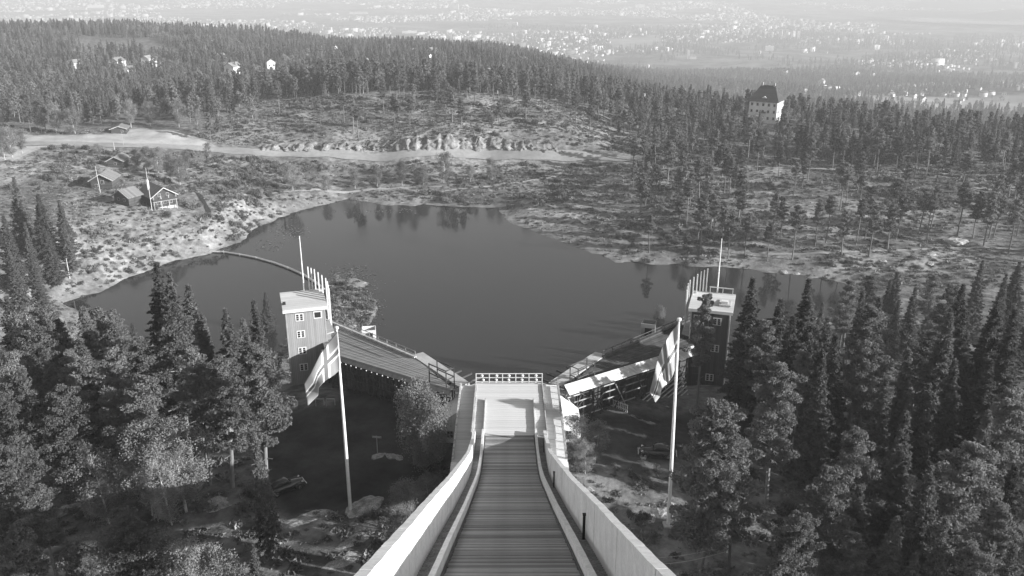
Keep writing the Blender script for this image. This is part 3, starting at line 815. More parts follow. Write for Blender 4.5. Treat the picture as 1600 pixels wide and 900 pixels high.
# open topped wooden boxes on the lake side of the stands
def booth(x, y, z, lab, m, rzv):
    g = thing('booth', lab, 'booth', (x, y, z), rzv)
    for nm, bx in (('wall', (-1, 1, -.9, -.8, 0, 2.3)), ('wall', (-1, 1, .8, .9, 0, 2.3)), ('wall', (-1, -.9, -.795, .795, 0, 2.3)), ('wall', (.9, 1, -.795, .795, 0, 2.3))):
        b = MB(); b.box(*bx); b.build(nm, m, g)
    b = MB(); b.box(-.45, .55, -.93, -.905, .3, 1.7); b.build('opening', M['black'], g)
    b = MB(); b.box(-.9, .9, -.795, .795, .9, 1.0); b.build('floor_board', M['darkwood'], g)
    for sx in (-.85, .85):
        for sy in (-.75, .75):
            b = MB(); b.bar((sx, sy, -4.5), (sx, sy, 0), .14); b.build('leg', M['greyboard'], g)
    return g
p = at(577, 527, 48.5); booth(p[0], p[1], 48.5, 'small white open-topped booth on the lake side of the left grandstand', M['white_trim'], .15).scale = (1, 1, .62)
p = at(1013, 526, 49.0); booth(p[0], p[1], 49.0, 'dark open-topped timber booth on the lake side of the right grandstand', M['greyboard'], -.3)

# ------------------------------------------------------------------ the two judges' towers
def judges_tower(s):
    x, y = s * 29.1 - .1, 117.5
    rzv = R(-17) * (-s) * -1
    z0 = float(H(x, y)[0]) - 1.6; h = 14.1; W2, D2 = 2.65, 2.5
    lab = "tall boarded judges' tower with a pale roof and a column of small white windows" if s < 0 else "dark boarded judges' tower with a white roof hatch behind a pine"
    g = thing('judges_tower', lab, 'tower', (x, y, z0), rzv)
    b = MB(); b.box(-W2, W2, -D2, D2, 0, h); b.build('wall', M['siding'] if s < 0 else M['shaded_siding'], g)
    for cx in (-W2, W2):
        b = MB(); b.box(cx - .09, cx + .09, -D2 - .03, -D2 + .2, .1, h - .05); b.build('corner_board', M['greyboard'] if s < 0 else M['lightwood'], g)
    b = MB(); b.hexa([(-W2 - .4, -D2 - .6, h), (W2 + .4, -D2 - .6, h), (W2 + .4, D2 + .5, h + .5), (-W2 - .4, D2 + .5, h + .5), (-W2 - .4, -D2 - .6, h + .3), (W2 + .4, -D2 - .6, h + .3), (W2 + .4, D2 + .5, h + .8), (-W2 - .4, D2 + .5, h + .8)])
    rf = b.build('roof', M['roofboard'], g)
    b = MB(); b.box(-W2 - .42, W2 + .42, -D2 - .68, -D2 - .6, h - .12, h + .32); b.build('fascia', M['white_trim'], g)
    wins = ([(-.85, h - 1.15), (-.85, h - 3.7), (-.85, h - 6.25), (-.85, h - 8.8), (1.65, h - 1.05)] if s < 0 else [(-1.7, h - 1.35), (1.0, h - 1.5), (.6, h - 10.2), (1.0, h - 5.6)])
    for i, (wx, wz) in enumerate(wins):
        open_ = (s < 0 and i == 4) or (s > 0 and i == 0)
        f = MB(); f.box(wx - .58, wx + .58, -D2 - .06, -D2 - .002, wz - .55, wz + .55); fo = f.build('window', M['white_trim'], g)
        if open_:
            q = MB(); q.box(wx - .44, wx + .44, -D2 - .075, -D2 - .062, wz - .4, wz + .4); q.build('pane', M['black'], fo)
        else:
            for u in (-1, 1):
                for v in range(3):
                    q = MB(); q.box(wx + u * .27 - .17, wx + u * .27 + .17, -D2 - .075, -D2 - .062, wz - .44 + v * .31, wz - .18 + v * .31); q.build('pane', M['glass'], fo)
    # fins of the judges' boxes, on the side towards the landing hill
    for k in range(9):
        t = k / 8
        fx, fy = -s * (1.2 + 2.35 * min(1, t * 1.5)), (3.05 - 4.6 * max(0, t - .25) / .75)
        b = MB(); b.box(-.075, .075, -.13, .13, h - 3.2, h + 4.3 - 1.9 * t); b.build('fin', M['pole'], g, (fx, fy, 0))
    b = MB(); b.hexa([(-s * (W2 + .02), -2.2, h - 4.4), (-s * (W2 + 1.2), -1.6, h - 4.4), (-s * (W2 + 1.2), 2.6, h - 4.4), (-s * (W2 + .02), 2.6, h - 4.4), (-s * (W2 + .02), -2.2, h - 4.2), (-s * (W2 + 1.2), -1.6, h - 4.2), (-s * (W2 + 1.2), 2.6, h - 4.2), (-s * (W2 + .02), 2.6, h - 4.2)])
    b.build('balcony', M['greyboard'], g)
    b = MB(); b.box(min(-s * (W2 + .7), -s * W2 * 1.005), max(-s * (W2 + .7), -s * W2 * 1.005), -2.0, 2.4, 0.5, h - 4.45); b.build('judge_box', M['greyboard'] if s < 0 else M['darkwood'], g)
    b = MB(); b.tube([(s * -.4 if s < 0 else .4, 2.9, h - .5), (s * -.4 if s < 0 else .4, 2.95, h + 4), (s * -.4 if s < 0 else .4, 3.0, h + 9.0)], [.11, .09, .06], 8); b.build('flag_mast', M['pole'], g)
    if s > 0:
        b = MB(); b.box(1.0, 2.6, -1.6, .7, h + .5, h + .74); b.build('roof_mat', M['concrete'], g)
        b = MB(); b.box(1.3, 2.2, -1.3, -.6, h + .75, h + 1.15); b.build('hatch', M['white_trim'], g)
        for xx in (-.6, 1.2, 2.6):
            b = MB(); b.box(xx - .05, xx + .05, D2 + .2, D2 + .3, h + .3, h + 1.7); b.build('rail_post', M['white_trim'], g)
        b = MB(); b.box(-.7, 2.7, D2 + .2, D2 + .28, h + 1.62, h + 1.75); b.build('rail', M['white_trim'], g)
    else:
        b = MB(); b.box(-2.9, -2.5, -1.4, -.9, h + .5, h + .8); b.build('roof_vent', M['black'], g)
judges_tower(-1); judges_tower(1)

# ------------------------------------------------------------------ flags on tall poles
def flagmat():
    m, t = newmat('flag_cloth')
    d = t.nodes.new('ShaderNodeBsdfDiffuse'); tr = t.nodes.new('ShaderNodeBsdfTranslucent'); mx = t.nodes.new('ShaderNodeMixShader'); mx.inputs[0].default_value = .35
    o = t.nodes.new('ShaderNodeOutputMaterial'); uv = t.nodes.new('ShaderNodeUVMap'); s = t.nodes.new('ShaderNodeSeparateXYZ')
    t.links.new(uv.outputs[0], s.inputs[0])
    def band(sock, c, hw):
        a = t.nodes.new('ShaderNodeMath'); a.operation = 'SUBTRACT'; t.links.new(sock, a.inputs[0]); a.inputs[1].default_value = c
        b = t.nodes.new('ShaderNodeMath'); b.operation = 'ABSOLUTE'; t.links.new(a.outputs[0], b.inputs[0])
        l = t.nodes.new('ShaderNodeMath'); l.operation = 'LESS_THAN'; t.links.new(b.outputs[0], l.inputs[0]); l.inputs[1].default_value = hw
        return l.outputs[0]
    def mx_(a, b):
        n = t.nodes.new('ShaderNodeMath'); n.operation = 'MAXIMUM'; t.links.new(a, n.inputs[0]); t.links.new(b, n.inputs[1]); return n.outputs[0]
    wht = mx_(band(s.outputs[0], 8 / 22, 2.1 / 22), band(s.outputs[1], .5, 2.1 / 16))
    blu = mx_(band(s.outputs[0], 8 / 22, 1 / 22), band(s.outputs[1], .5, 1 / 16))
    def mixf(f, a, b):
        n = t.nodes.new('ShaderNodeMix'); n.data_type = 'FLOAT'; t.links.new(f, n.inputs[0])
        if isinstance(a, float): n.inputs[2].default_value = a
        else: t.links.new(a, n.inputs[2])
        n.inputs[3].default_value = b; return n.outputs[0]
    v = mixf(blu, mixf(wht, .36, .85), .22)
    for q in (d, tr): t.links.new(v, q.inputs[0])
    t.links.new(d.outputs[0], mx.inputs[1]); t.links.new(tr.outputs[0], mx.inputs[2]); t.links.new(mx.outputs[0], o.inputs[0])
    return m
FM = flagmat()
def on_plane(px, py, y):
    d = ray(px, py); t = (y - CAMP[1]) / d[1]; return CAMP + d * t
def flagpole(bpx, bpy_, tpx, tpy, top, bot, label, flabel, wav):
    g0 = ground_at(bpx, bpy_); tp = on_plane(tpx, tpy, g0[1]); h = tp[2] - g0[2]
    g = thing('flagpole', label, 'flagpole', tuple(g0))
    dx = tp[0] - g0[0]
    b = MB(); b.tube([(0, 0, -.3), (dx * .5, 0, h * .5), (dx, 0, h)], [.19, .16, .09], 10); smooth(b.build('pole', M['pole'], g))
    b = MB(); b.tube([(dx, 0, h), (dx, 0, h + .12), (dx, 0, h + .3), (dx, 0, h + .34)], [.12, .22, .2, .05], 8); b.build('finial', M['white_trim'], g)
    b = MB(); b.box(-.5, .5, -.45, .45, -.4, .25); b.build('footing', M['concrete'], g)
    nu, nv = 40, 24; V = []; U = []
    y0 = g0[1]
    def edge(pts, t):
        xs = np.linspace(0, 1, len(pts)); return np.array([np.interp(t, xs, [p[0] for p in pts]), np.interp(t, xs, [p[1] for p in pts])])
    for j in range(nv + 1):
        for i in range(nu + 1):
            u, v = i / nu, j / nv
            p = edge(top, u) * (1 - v) + edge(bot, u) * v
            yy = y0 - .15 - u * wav[2] + math.sin(u * wav[0] + v * 2.2) * wav[1] * u ** .6 + math.sin(v * 7 + u * 5) * wav[1] * .35 * u
            V.append(on_plane(p[0], p[1], yy)); U.append((u, 1 - v))
    idx = np.arange((nu + 1) * (nv + 1)).reshape(nv + 1, nu + 1)
    F = np.stack([idx[:-1, :-1], idx[1:, :-1], idx[1:, 1:], idx[:-1, 1:]], -1).reshape(-1, 4)
    me = np_mesh('flag', V, F, FM, smooth_=True)
    uvl = me.uv_layers.new(name='UVMap'); U = np.array(U, np.float32)
    uvl.data.foreach_set('uv', U[F.ravel()].ravel())
    o = link('flag', me); so = o.modifiers.new('thick', 'SOLIDIFY'); so.thickness = .015
    tag(o, flabel, 'flag')
flagpole(548, 800, 526, 515, [(527.5, 517), (514, 534), (499, 556), (486, 582), (475, 600)], [(531, 578), (522, 586), (508, 595), (498, 606), (497, 618), (481, 634)],
         'tall white flagpole standing on a rock shelf beside the dark gravel yard', 'cross flag with pale edged bands streaming from the pole above the gravel yard', (7, .5, .6))
flagpole(1044, 822, 1061, 502, [(1060, 505), (1048, 520), (1036, 541), (1027, 562), (1021, 590), (1015, 612)], [(1055, 576), (1050, 590), (1042, 600), (1034, 607), (1031, 620), (1024, 629)],
         'tall white flagpole standing beside the big pine', 'furled cross flag hanging in folds from the pole beside the big pine', (15, .75, .5))

# ------------------------------------------------------------------ parked cars, old rounded saloons
def car(px, py, heading, label):
    g0 = ground_at(px, py); g = thing('parked_car', label, 'car', tuple(g0), heading)
    def loft(secs, name, m, bev=.06):
        b = MB()
        for (x, w_, z0, z1, wt) in secs:
            b.v += [(x, -w_, z0), (x, w_, z0), (x, w_, z0 + (z1 - z0) * .55), (x, wt, z1), (x, -wt, z1), (x, -w_, z0 + (z1 - z0) * .55)]
        n = len(secs)
        for i in range(n - 1):
            for k in range(6):
                b.f.append((6 * i + k, 6 * i + 6 + k, 6 * i + 6 + (k + 1) % 6, 6 * i + (k + 1) % 6)); b.m.append(0)
        b.f += [tuple(range(6)), tuple(6 * n - 1 - k for k in range(6))]; b.m += [0, 0]
        o = b.build(name, m, g); sb = o.modifiers.new('round', 'SUBSURF'); sb.levels = sb.render_levels = 1
        return smooth(o)
    loft([(-2.05, .5, .45, .8, .4), (-1.85, .68, .35, 1.0, .55), (-1.0, .74, .32, 1.08, .62), (.5, .74, .32, 1.05, .6), (.75, .62, .34, 1.02, .45), (1.7, .45, .38, .98, .3), (1.95, .40, .42, .9, .25)], 'body', M['car'])
    loft([(-1.55, .5, .95, 1.12, .4), (-1.15, .6, .95, 1.5, .48), (-.3, .64, .95, 1.62, .5), (.25, .62, .95, 1.56, .48), (.62, .56, .95, 1.1, .46)], 'cabin', M['car'])
    b = MB(); b.hexa([(.42, -.46, 1.12), (.42, .46, 1.12), (.44, .46, 1.12), (.44, -.46, 1.12), (.30, -.40, 1.46), (.30, .40, 1.46), (.33, .40, 1.46), (.33, -.40, 1.46)]); b.build('windscreen', M['glass'], g, (.16, 0, 0))
    for sy in (-1, 1):
        for x0, x1 in ((-1.0, -.45), (-.35, .2)):
            b = MB(); b.box(x0, x1, sy * .585 - .02, sy * .585 + .02, 1.14, 1.42); b.build('side_window', M['glass'], g)
        for x in (-1.25, 1.3):
            b = MB(); n = 12
            for k in range(n + 1):
                a = math.pi * k / n; b.v += [(x - .52 * math.cos(a), sy * .52, .36 + .5 * math.sin(a)), (x - .52 * math.cos(a), sy * .86, .34 + .46 * math.sin(a))]
            for k in range(n): b.f.append((2 * k, 2 * k + 1, 2 * k + 3, 2 * k + 2)); b.m.append(0)
            o = b.build('fender', M['car'], g); smooth(o); so = o.modifiers.new('thick', 'SOLIDIFY'); so.thickness = .05
            b = MB(); b.tube([(x, sy * .6, .36), (x, sy * .8, .36)], [.36, .36], 14)
            b.f.append(tuple(range(13, -1, -1))); b.m.append(0)
            wl = b.build('wheel', M['tyre'], g)
            b = MB(); b.tube([(x, sy * .79, .36), (x, sy * .82, .36)], [.2, .18], 12); b.build('hubcap', M['chrome'], wl)
        b = MB(); b.tube([(1.55, sy * .6, .86), (1.72, sy * .6, .86), (1.8, sy * .6, .86)], [.07, .14, .13], 10); b.build('headlight', M['chrome'], g)
    for x in (2.12, -2.2):
        b = MB(); b.box(x - .04, x + .04, -.75, .75, .42, .54); b.build('bumper', M['chrome'], g)
    b = MB(); b.box(1.93, 1.99, -.26, .26, .5, .88); b.build('grille', M['chrome'], g)
    for sy in (-1, 1):
        b = MB(); b.box(-.85, .85, sy * .74, sy * .84, .30, .35) if sy > 0 else b.box(-.85, .85, -.84, -.74, .30, .35); b.build('running_board', M['tyre'], g)
car(447, 767, R(35), 'dark old saloon car parked half in shade at the edge of the dark gravel yard')
car(1026, 713, R(172), 'dark old saloon car parked behind the flagpole beside the big pine')

# ------------------------------------------------------------------ timber buildings
def gabled(name, label, cat, loc, rzv, wd, dp, wall_h, rise, wall_m, roof_m, windows=(), chimney=None, base=0.0, over=.8, porch=False, group=None):
    g = thing(name, label, cat, loc, rzv, group); W2 = wd / 2
    b = MB()
    if base:
        q = MB(); q.box(-W2 + .05, W2 - .05, -.02, dp - .05, -2, base); q.build('foundation', M['concrete'], g)
    b.v += [(-W2, 0, base), (W2, 0, base), (W2, 0, wall_h), (0, 0, wall_h + rise), (-W2, 0, wall_h), (-W2, dp, base), (W2, dp, base), (W2, dp, wall_h), (0, dp, wall_h + rise), (-W2, dp, wall_h)]
    b.f += [(0, 1, 2, 3, 4), (9, 8, 7, 6, 5), (1, 6, 7, 2), (5, 0, 4, 9), (0, 5, 6, 1)]; b.m += [0] * 5
    if not base:
        for i in (0, 1, 5, 6): b.v[i] = (b.v[i][0], b.v[i][1], -1.5)
    b.build('wall', wall_m, g)
    sl = rise / W2
    rf = None
    for s in (-1, 1):
        b = MB(); xo = s * (W2 + over); zo = wall_h - over * sl
        p = [(0, -over, wall_h + rise + .03), (xo, -over, zo + .03), (xo, dp + over, zo + .03), (0, dp + over, wall_h + rise + .03)]
        if s < 0: p = p[::-1]
        b.hexa(p + [(q[0], q[1], q[2] + .22) for q in p]); r_ = b.build('roof', roof_m, g); rf = rf or r_
        b = MB(); b.bar((0, -over - .05, wall_h + rise + .12), (xo, -over - .05, zo + .12), .1, .3); b.build('barge_board', M['lightwood'], g)
    for (x, z, w_, h_) in windows:
        f = MB(); f.box(x - w_ / 2 - .12, x + w_ / 2 + .12, -.09, -.003, z - h_ / 2 - .12, z + h_ / 2 + .12); fo = f.build('window', M['greyboard'], g)
        for u in (-1, 1):
            q = MB(); q.box(x + u * w_ / 4 - w_ / 5, x + u * w_ / 4 + w_ / 5, -.12, -.092, z - h_ / 2, z + h_ / 2); q.build('pane', M['glass'], fo)
    if chimney:
        b = MB(); b.box(chimney[0] - .4, chimney[0] + .4, chimney[1] - .4, chimney[1] + .4, wall_h, wall_h + rise + 2.2); b.build('chimney', M['concrete'], rf)
    if porch:
        for z in (2.4,):
            b = MB(); b.box(-W2 - .1, W2 + .1, -1.2, -.1, z + base, z + base + .16); b.build('balcony_floor', M['lightwood'], g)
            b = MB(); b.box(-W2 - .1, W2 + .1, -1.25, -1.12, z + base + .2, z + base + 1.0); b.build('balcony_rail', M['logs'], g)
        for x in (-W2 + .2, -W2 * .33, W2 * .33, W2 - .2):
            b = MB(); b.bar((x, -1.15, -.8), (x, -1.15, wall_h), .18); b.build('porch_post', M['lightwood'], g)
    return g
def gl(px, py, dz=0): p = ground_at(px, py); return (p[0], p[1], p[2] + dz)
gabled('log_cabin', 'dark log lodge with a balcony, its lit gable facing the lake, behind the bank flagpole', 'cabin', gl(258, 325), R(42), 9.0, 12.5, 5.0, 2.9, M['logs'], M['slate'], [(-2.2, 2.3, 1.2, 1.2), (.2, 2.3, 1.2, 1.2), (2.4, 2.3, 1.2, 1.2), (-1.6, 5.2, .9, 1.0), (1.6, 5.2, .9, 1.0)], (-2.6, 7.5), .55, .9, True)
gabled('log_cabin', 'dark log wing with a shaded gable joined to the balcony lodge', 'cabin', gl(191, 320), R(-26), 7.6, 6.0, 3.4, 2.3, M['logs'], M['slate'], [(-1.5, 2.0, .9, 1.0), (1.5, 2.0, .9, 1.0)])
gabled('log_cabin', 'dark log cabin with a plain slate roof above the balcony lodge', 'cabin', gl(160, 296), R(6), 8.0, 9.5, 3.8, 2.3, M['logs'], M['slate'], [(.4, 2.9, 1.1, 1.3), (-2.0, 1.6, .9, 1.0)])
gabled('log_cabin', 'small weathered cabin with a lean-to, topmost of the lakeside cabins', 'cabin', gl(181, 262), R(4), 6.5, 9, 3.0, 1.7, M['logs'], M['slate'], [(0, 1.7, .9, .9)])
gabled('storage_shed', 'low shed with a pale roof beside the pale gravel lot', 'shed', gl(186, 209), R(12), 7.0, 8, 2.4, 1.2, M['logs'], M['slate'], [(1.6, 1.2, .9, 1.0)])

def mast(name, bpx, bpy_, tpx, tpy, label, r=.11, m=None, cat='pole'):
    g0 = ground_at(bpx, bpy_); tp = on_plane(tpx, tpy, g0[1]); b = MB()
    dx = (tp[0] - g0[0]) * .5; h = tp[2] - g0[2]
    b.tube([(0, 0, -.5), (dx * .5, 0, h * .5), (dx, 0, h), (dx, 0, h + .1)], [r, r * .85, r * .55, r * .9], 8)
    return tag(b.build(name, m or M['pole'], None, tuple(g0)), label, cat)
mast('bank_flagpole', 238, 331, 227, 263, 'white flagpole in front of the balcony lodge on the bank', cat='flagpole')
mast('bank_flagpole', 157, 301, 147, 260, 'thin white flagpole in front of the plain slate-roofed cabin', cat='flagpole')
mast('bank_flagpole', 180, 240, 177, 222, 'short thin pole beside the topmost lakeside cabin', .09, cat='flagpole')
mast('lamp_pole', 193, 228, 190, 206, 'thin grey pole beside the road below the shed', .09, M['ogrey'])
mast('trunk_pole', 109, 435, 103, 404, 'bare pale snag standing on the grassy shore, farther of two', .2, M['palebark'], 'snag')
mast('trunk_pole', 60, 457, 56, 436, 'bare pale snag standing on the grassy shore, nearer of two', .18, M['palebark'], 'snag')
mast('trunk_pole', 166, 662, 163, 560, 'tall dead pale trunk with broken twigs among the pines', .2, M['palebark'], 'snag')

def hip_house(name, label, loc, rzv, wd, dp, wh, rise, ridge, roof_m, wall_m, nwin, storeys, cat='villa'):
    g = thing(name, label, cat, loc, rzv)
    b = MB(); b.box(-wd / 2, wd / 2, -dp / 2, dp / 2, -3, wh); b.build('wall', wall_m, g)
    o = .9; b = MB()
    b.v += [(-wd / 2 - o, -dp / 2 - o, wh), (wd / 2 + o, -dp / 2 - o, wh), (wd / 2 + o, dp / 2 + o, wh), (-wd / 2 - o, dp / 2 + o, wh), (-ridge / 2, 0, wh + rise), (ridge / 2, 0, wh + rise)]
    b.f += [(0, 1, 5, 4), (1, 2, 5), (2, 3, 4, 5), (3, 0, 4), (3, 2, 1, 0)]; b.m += [0] * 5
    rf = b.build('roof', roof_m, g)
    for x in (-ridge / 2 + .6, ridge / 2 - .6):
        b = MB(); b.box(x - .5, x + .5, -.5, .5, wh + rise - 1.5, wh + rise + 1.6); b.build('chimney', M['concrete'], rf)
    for k in range(storeys):
        z = 1.5 + k * (wh / storeys)
        for i in range(nwin):
            x = (-.5 + (i + .5) / nwin) * wd
            f = MB(); f.box(x - .7, x + .7, -dp / 2 - .08, -dp / 2 - .004, z - .1, z + 1.7); fo = f.build('window', M['greyboard'], g)
            q = MB(); q.box(x - .5, x + .5, -dp / 2 - .12, -dp / 2 - .085, z + .1, z + 1.5); q.build('pane', M['glass'], fo)
            y = (-.5 + (i + .5) / nwin) * dp
            f = MB(); f.box(wd / 2 + .004, wd / 2 + .08, y - .7, y + .7, z - .1, z + 1.7); fo = f.build('window', M['greyboard'], g)
            q = MB(); q.box(wd / 2 + .085, wd / 2 + .12, y - .5, y + .5, z + .1, z + 1.5); q.build('pane', M['glass'], fo)
    b = MB(); b.box(-wd * .1, wd * .12, -dp / 2 - 1.4, -dp / 2 - .01, wh * .45, wh * .52); b.build('balcony', M['darkwood'], g)
    b = MB(); b.v += [(-1.6, -dp / 2 + 1.2, wh + .3), (1.6, -dp / 2 + 1.2, wh + .3), (1.6, -dp / 2 + 1.2, wh + 2.2), (0, -dp / 2 + 1.2, wh + 3.2), (-1.6, -dp / 2 + 1.2, wh + 2.2), (-1.6, -dp / 2 + 5, wh + .3), (1.6, -dp / 2 + 5, wh + .3), (1.6, -dp / 2 + 5, wh + 2.2), (0, -dp / 2 + 5, wh + 3.2), (-1.6, -dp / 2 + 5, wh + 2.2)]
    b.f += [(0, 1, 2, 3, 4), (1, 6, 7, 2), (2, 7, 8, 3), (3, 8, 9, 4), (4, 9, 5, 0)]; b.m += [0] * 5
    b.build('dormer', M['white'], g)
    return g
P_MANSION = on_plane(1193, 186, 548.0)
zg = float(H(P_MANSION[0], 548.0)[0])
hip_house('villa', 'large white villa with a dark hipped roof rising above the dense pines', (P_MANSION[0] + 1, 548, max(zg, P_MANSION[2]) - .5), R(-30), 17, 16, 12.0, 9.0, 8.5, M['darkroof'], M['white'], 5, 3)
p = on_plane(1002, 178, 575.0)
hip_house('villa', 'smaller white house with a dark roof half hidden by the pines', (p[0], 575, p[2]), R(-30), 10, 9, 7, 4.5, 4, M['darkroof'], M['white'], 3, 2, 'house')

# ------------------------------------------------------------------ rocks
def rock_mesh(seed, n=3, flat=.6, rough=.25):
    bm = bmesh.new(); bmesh.ops.create_icosphere(bm, subdivisions=n + 1, radius=1)
    rg = np.random.default_rng(seed); dirs = rg.normal(size=(9, 3)); dirs /= np.linalg.norm(dirs, axis=1)[:, None]; cut = rg.uniform(.55, .9, 9)
    for v in bm.verts:
        c = np.array(v.co)
        for d_, k in zip(dirs, cut):
            e = c @ d_ - k
            if e > 0: c = c - d_ * e * .85
        q = Vector(c) * 1.6 + Vector((seed * 7.1, 3, 1)); f_ = mnoise.fractal(q, .9, 2.1, 6); rdg = abs(mnoise.noise(q * 1.7))
        c = c * (1 + .16 * f_ - .10 * max(0, .12 - rdg) / .12); c[2] *= flat
        v.co = c
    me = bpy.data.meshes.new('boulder'); bm.to_mesh(me); bm.free(); me.materials.append(M['rock']); return me
RM = [rock_mesh(i, 3, f) for i, f in enumerate((.55, .7, .35, .8))]
RSPOT = [  # px, py, half width m, height factor, mesh, label
    (492, 806, 5.4, .5, 2, 'long flat pale outcrop under the left flagpole'), (568, 792, 2.6, 1.0, 0, 'rounded boulder just behind the left flagpole footing'), (455, 818, 3.0, .7, 2, 'rounded pale outcrop at the corner of the dark gravel yard'),
    (560, 842, 2.6, .6, 2, 'low slab among bushes below the left flagpole'), (548, 872, 3.0, .6, 2, 'flat shaded slab close to the inrun wall'), (330, 684, 3.2, .8, 0, 'bright sunlit gravelly mound between the left pines'), (345, 793, 2.6, .6, 2, 'sunlit slab under the pines left of the yard'),
    (100, 800, 3.4, .6, 2, 'pale sunlit shelf of rock in the dark wood'), (235, 707, 1.2, 1.0, 1, 'round pale boulder between two leaning trunks'), (597, 712, 1.2, .7, 2, 'flat stone carrying the signpost in the yard'), (613, 714, 1.0, .8, 3, 'dark boulder beside the signpost stone'), (625, 715, .8, .8, 1, 'smaller dark boulder next to the signpost'),
    (1030, 800, 2.6, .5, 2, 'flat grey slab right of the inrun wall'), (921, 765, .8, .7, 2, 'small pale slab beside the inrun wall'), (1000, 716, .9, .4, 2, 'flat pale stone in front of the right car'), (1005, 812, 1.6, .5, 0, 'broken grey rock at the foot of the right flagpole'),
    (1490, 378, 5.5, .8, 3, 'largest pale boulder on the pine slope'), (1455, 398, 2.5, .8, 0, 'pale rock just below the largest slope boulder'), (1455, 412, 2.0, .8, 1, 'whitish rock low on the pine slope near the shore'), (1268, 366, 4.2, .6, 2, 'sunlit rocky scar on the pine slope'), (1012, 385, 2.2, .5, 2, 'white flat stone on the right hand shore'), (995, 404, 3.0, .6, 2, 'pale slab at the tip of the shore'),
    (1225, 425, 2.2, .8, 0, 'rounded stone at the water edge of the far bank'), (1245, 428, 1.6, .8, 1, 'second rounded stone at the water edge'), (1115, 330, 1.8, .6, 2, 'pale stone among the tall pine stems'), (950, 314, 3.0, .3, 2, 'long white flat stone in the heath'), (1200, 300, 2.0, .5, 0, 'pale boulder under the slope pines'), (1380, 408, 1.8, .7, 3, 'pale rock on the low slope right of the path'), (1570, 312, 2.2, .6, 2, 'sunlit rock at the open end of the slope'),
    (338, 363, 1.5, .5, 2, 'white flat stone on the grassy bank'), (545, 505, 3.0, .5, 2, 'bare pale rock on the peninsula'), (530, 492, 2.0, .5, 0, 'smaller bare rock on the peninsula'), (568, 442, 1.2, .6, 1, 'white stone at the reedy tip of the peninsula'), (631, 332, 1.0, .6, 2, 'small stone in the shallows of the far shore'), (730, 197, 2.0, .5, 0, 'pale stone on the cleared knoll'), (875, 195, 2.5, .5, 2, 'white patch of bare rock on the right flank of the knoll')]
for (px, py, sz, hz, k, lab) in RSPOT:
    p = ground_at(px, py)
    o = link('boulder', RM[k], None, (p[0], p[1], p[2] - sz * .08), random.uniform(0, 6))
    o.scale = (sz, sz * random.uniform(.6, .85), sz * hz * .55)
    if 'outcrop' in lab: o.scale = (sz, sz * .45, sz * hz * .6); o.rotation_euler = (0, 0, .25)
    tag(o, lab, 'rock', 'rocks and slabs in the open')

# ------------------------------------------------------------------ small things
g0 = ground_at(590, 710)
g = thing('signpost', 'small wooden signpost standing on a flat stone in the dark yard', 'signpost', (g0[0], g0[1], g0[2]))
b = MB(); b.bar((0, 0, 0), (0, 0, 2.4), .1); b.build('post', M['ogrey'], g)
b = MB(); b.hexa([(-.5, -.06, 2.2), (.55, -.06, 2.12), (.55, .0, 2.12), (-.5, .0, 2.2), (-.5, -.06, 2.42), (.55, -.06, 2.34), (.55, .0, 2.34), (-.5, .0, 2.42)]); b.build('board', M['ogrey'], g)

g0 = ground_at(1137, 915)
g = thing('utility_pole', 'dark utility pole with white insulators and two wires near the bottom right pines', 'utility pole', tuple(g0))
tp = on_plane(1142, 840, g0[1]); hP = tp[2] - g0[2]; dx = tp[0] - g0[0]
b = MB(); b.tube([(0, 0, -.5), (dx, 0, hP)], [.14, .1], 8); b.build('pole', M['darkwood'], g)
b = MB(); b.tube([(dx, 0, hP), (dx, 0, hP + .18)], [.1, .09], 8); b.build('insulator', M['white_trim'], g)
for k, dz in enumerate((.95, 1.5)):
    b = MB(); b.tube([(dx - .22, -.05, hP - dz - .05), (dx - .22, -.05, hP - dz + .16)], [.07, .06], 8); b.build('insulator', M['white_trim'], g)
    pts = [(dx - .22 - 9.5 * t, -.05 - 1.5 * t, hP - dz + .1 - .5 * math.sin(math.pi * t) * (1 + .3 * k)) for t in np.linspace(0, 1, 12)]
    b = MB(); b.tube(pts, [.018] * 12, 5); b.build('wire', M['ogrey'], g)
    pts = [(dx + 7 * t, 20 * t, hP - dz + .1 + .5 * t) for t in np.linspace(0, 1, 8)]
    b = MB(); b.tube(pts, [.018] * 8, 5); b.build('wire', M['darkwood'], g)

g0 = ground_at(1166, 629)
g = thing('notice_board', 'low white notice board between two posts at the edge of the dark wood', 'notice board', tuple(g0))
for x in (-.9, .9):
    b = MB(); b.bar((x, 0, -.2), (x, 0, 2.0), .1); b.build('post', M['ogrey'], g)
b = MB(); b.box(-1.1, 1.1, -.06, .02, .25, .75); b.build('board', M['white_trim'], g)
for (px, lab) in ((500, 'left frame of the two low timber frames by the yard fence'), (517, 'right frame of the two low timber frames by the yard fence')):
    g0 = ground_at(px, 634); b = MB()
    b.bar((-.55, 0, -.2), (-.55, 0, 1.0), .1); b.bar((.55, 0, -.2), (.55, 0, 1.0), .1); b.bar((-.55, 0, 1.0), (.55, 0, 1.0), .1)
    tag(b.build('timber_frame', M['ogrey'], None, tuple(g0)), lab, 'frame')
# white fence under the right stand
g0, g1 = ground_at(958, 636), ground_at(980, 645)
g = thing('picket_fence', 'short pale fence at the foot of the right grandstand', 'fence', tuple(g0))
v = g1 - g0
for i in range(9):
    q = v * i / 8; b = MB(); b.bar((q[0], q[1], q[2] - .1), (q[0], q[1], q[2] + 1.1), .1); b.build('picket', M['paleboard'], g)
for z in (.35, 1.0):
    b = MB(); b.bar((0, 0, z), (v[0], v[1], v[2] + z), .06, .12); b.build('rail', M['paleboard'], g)

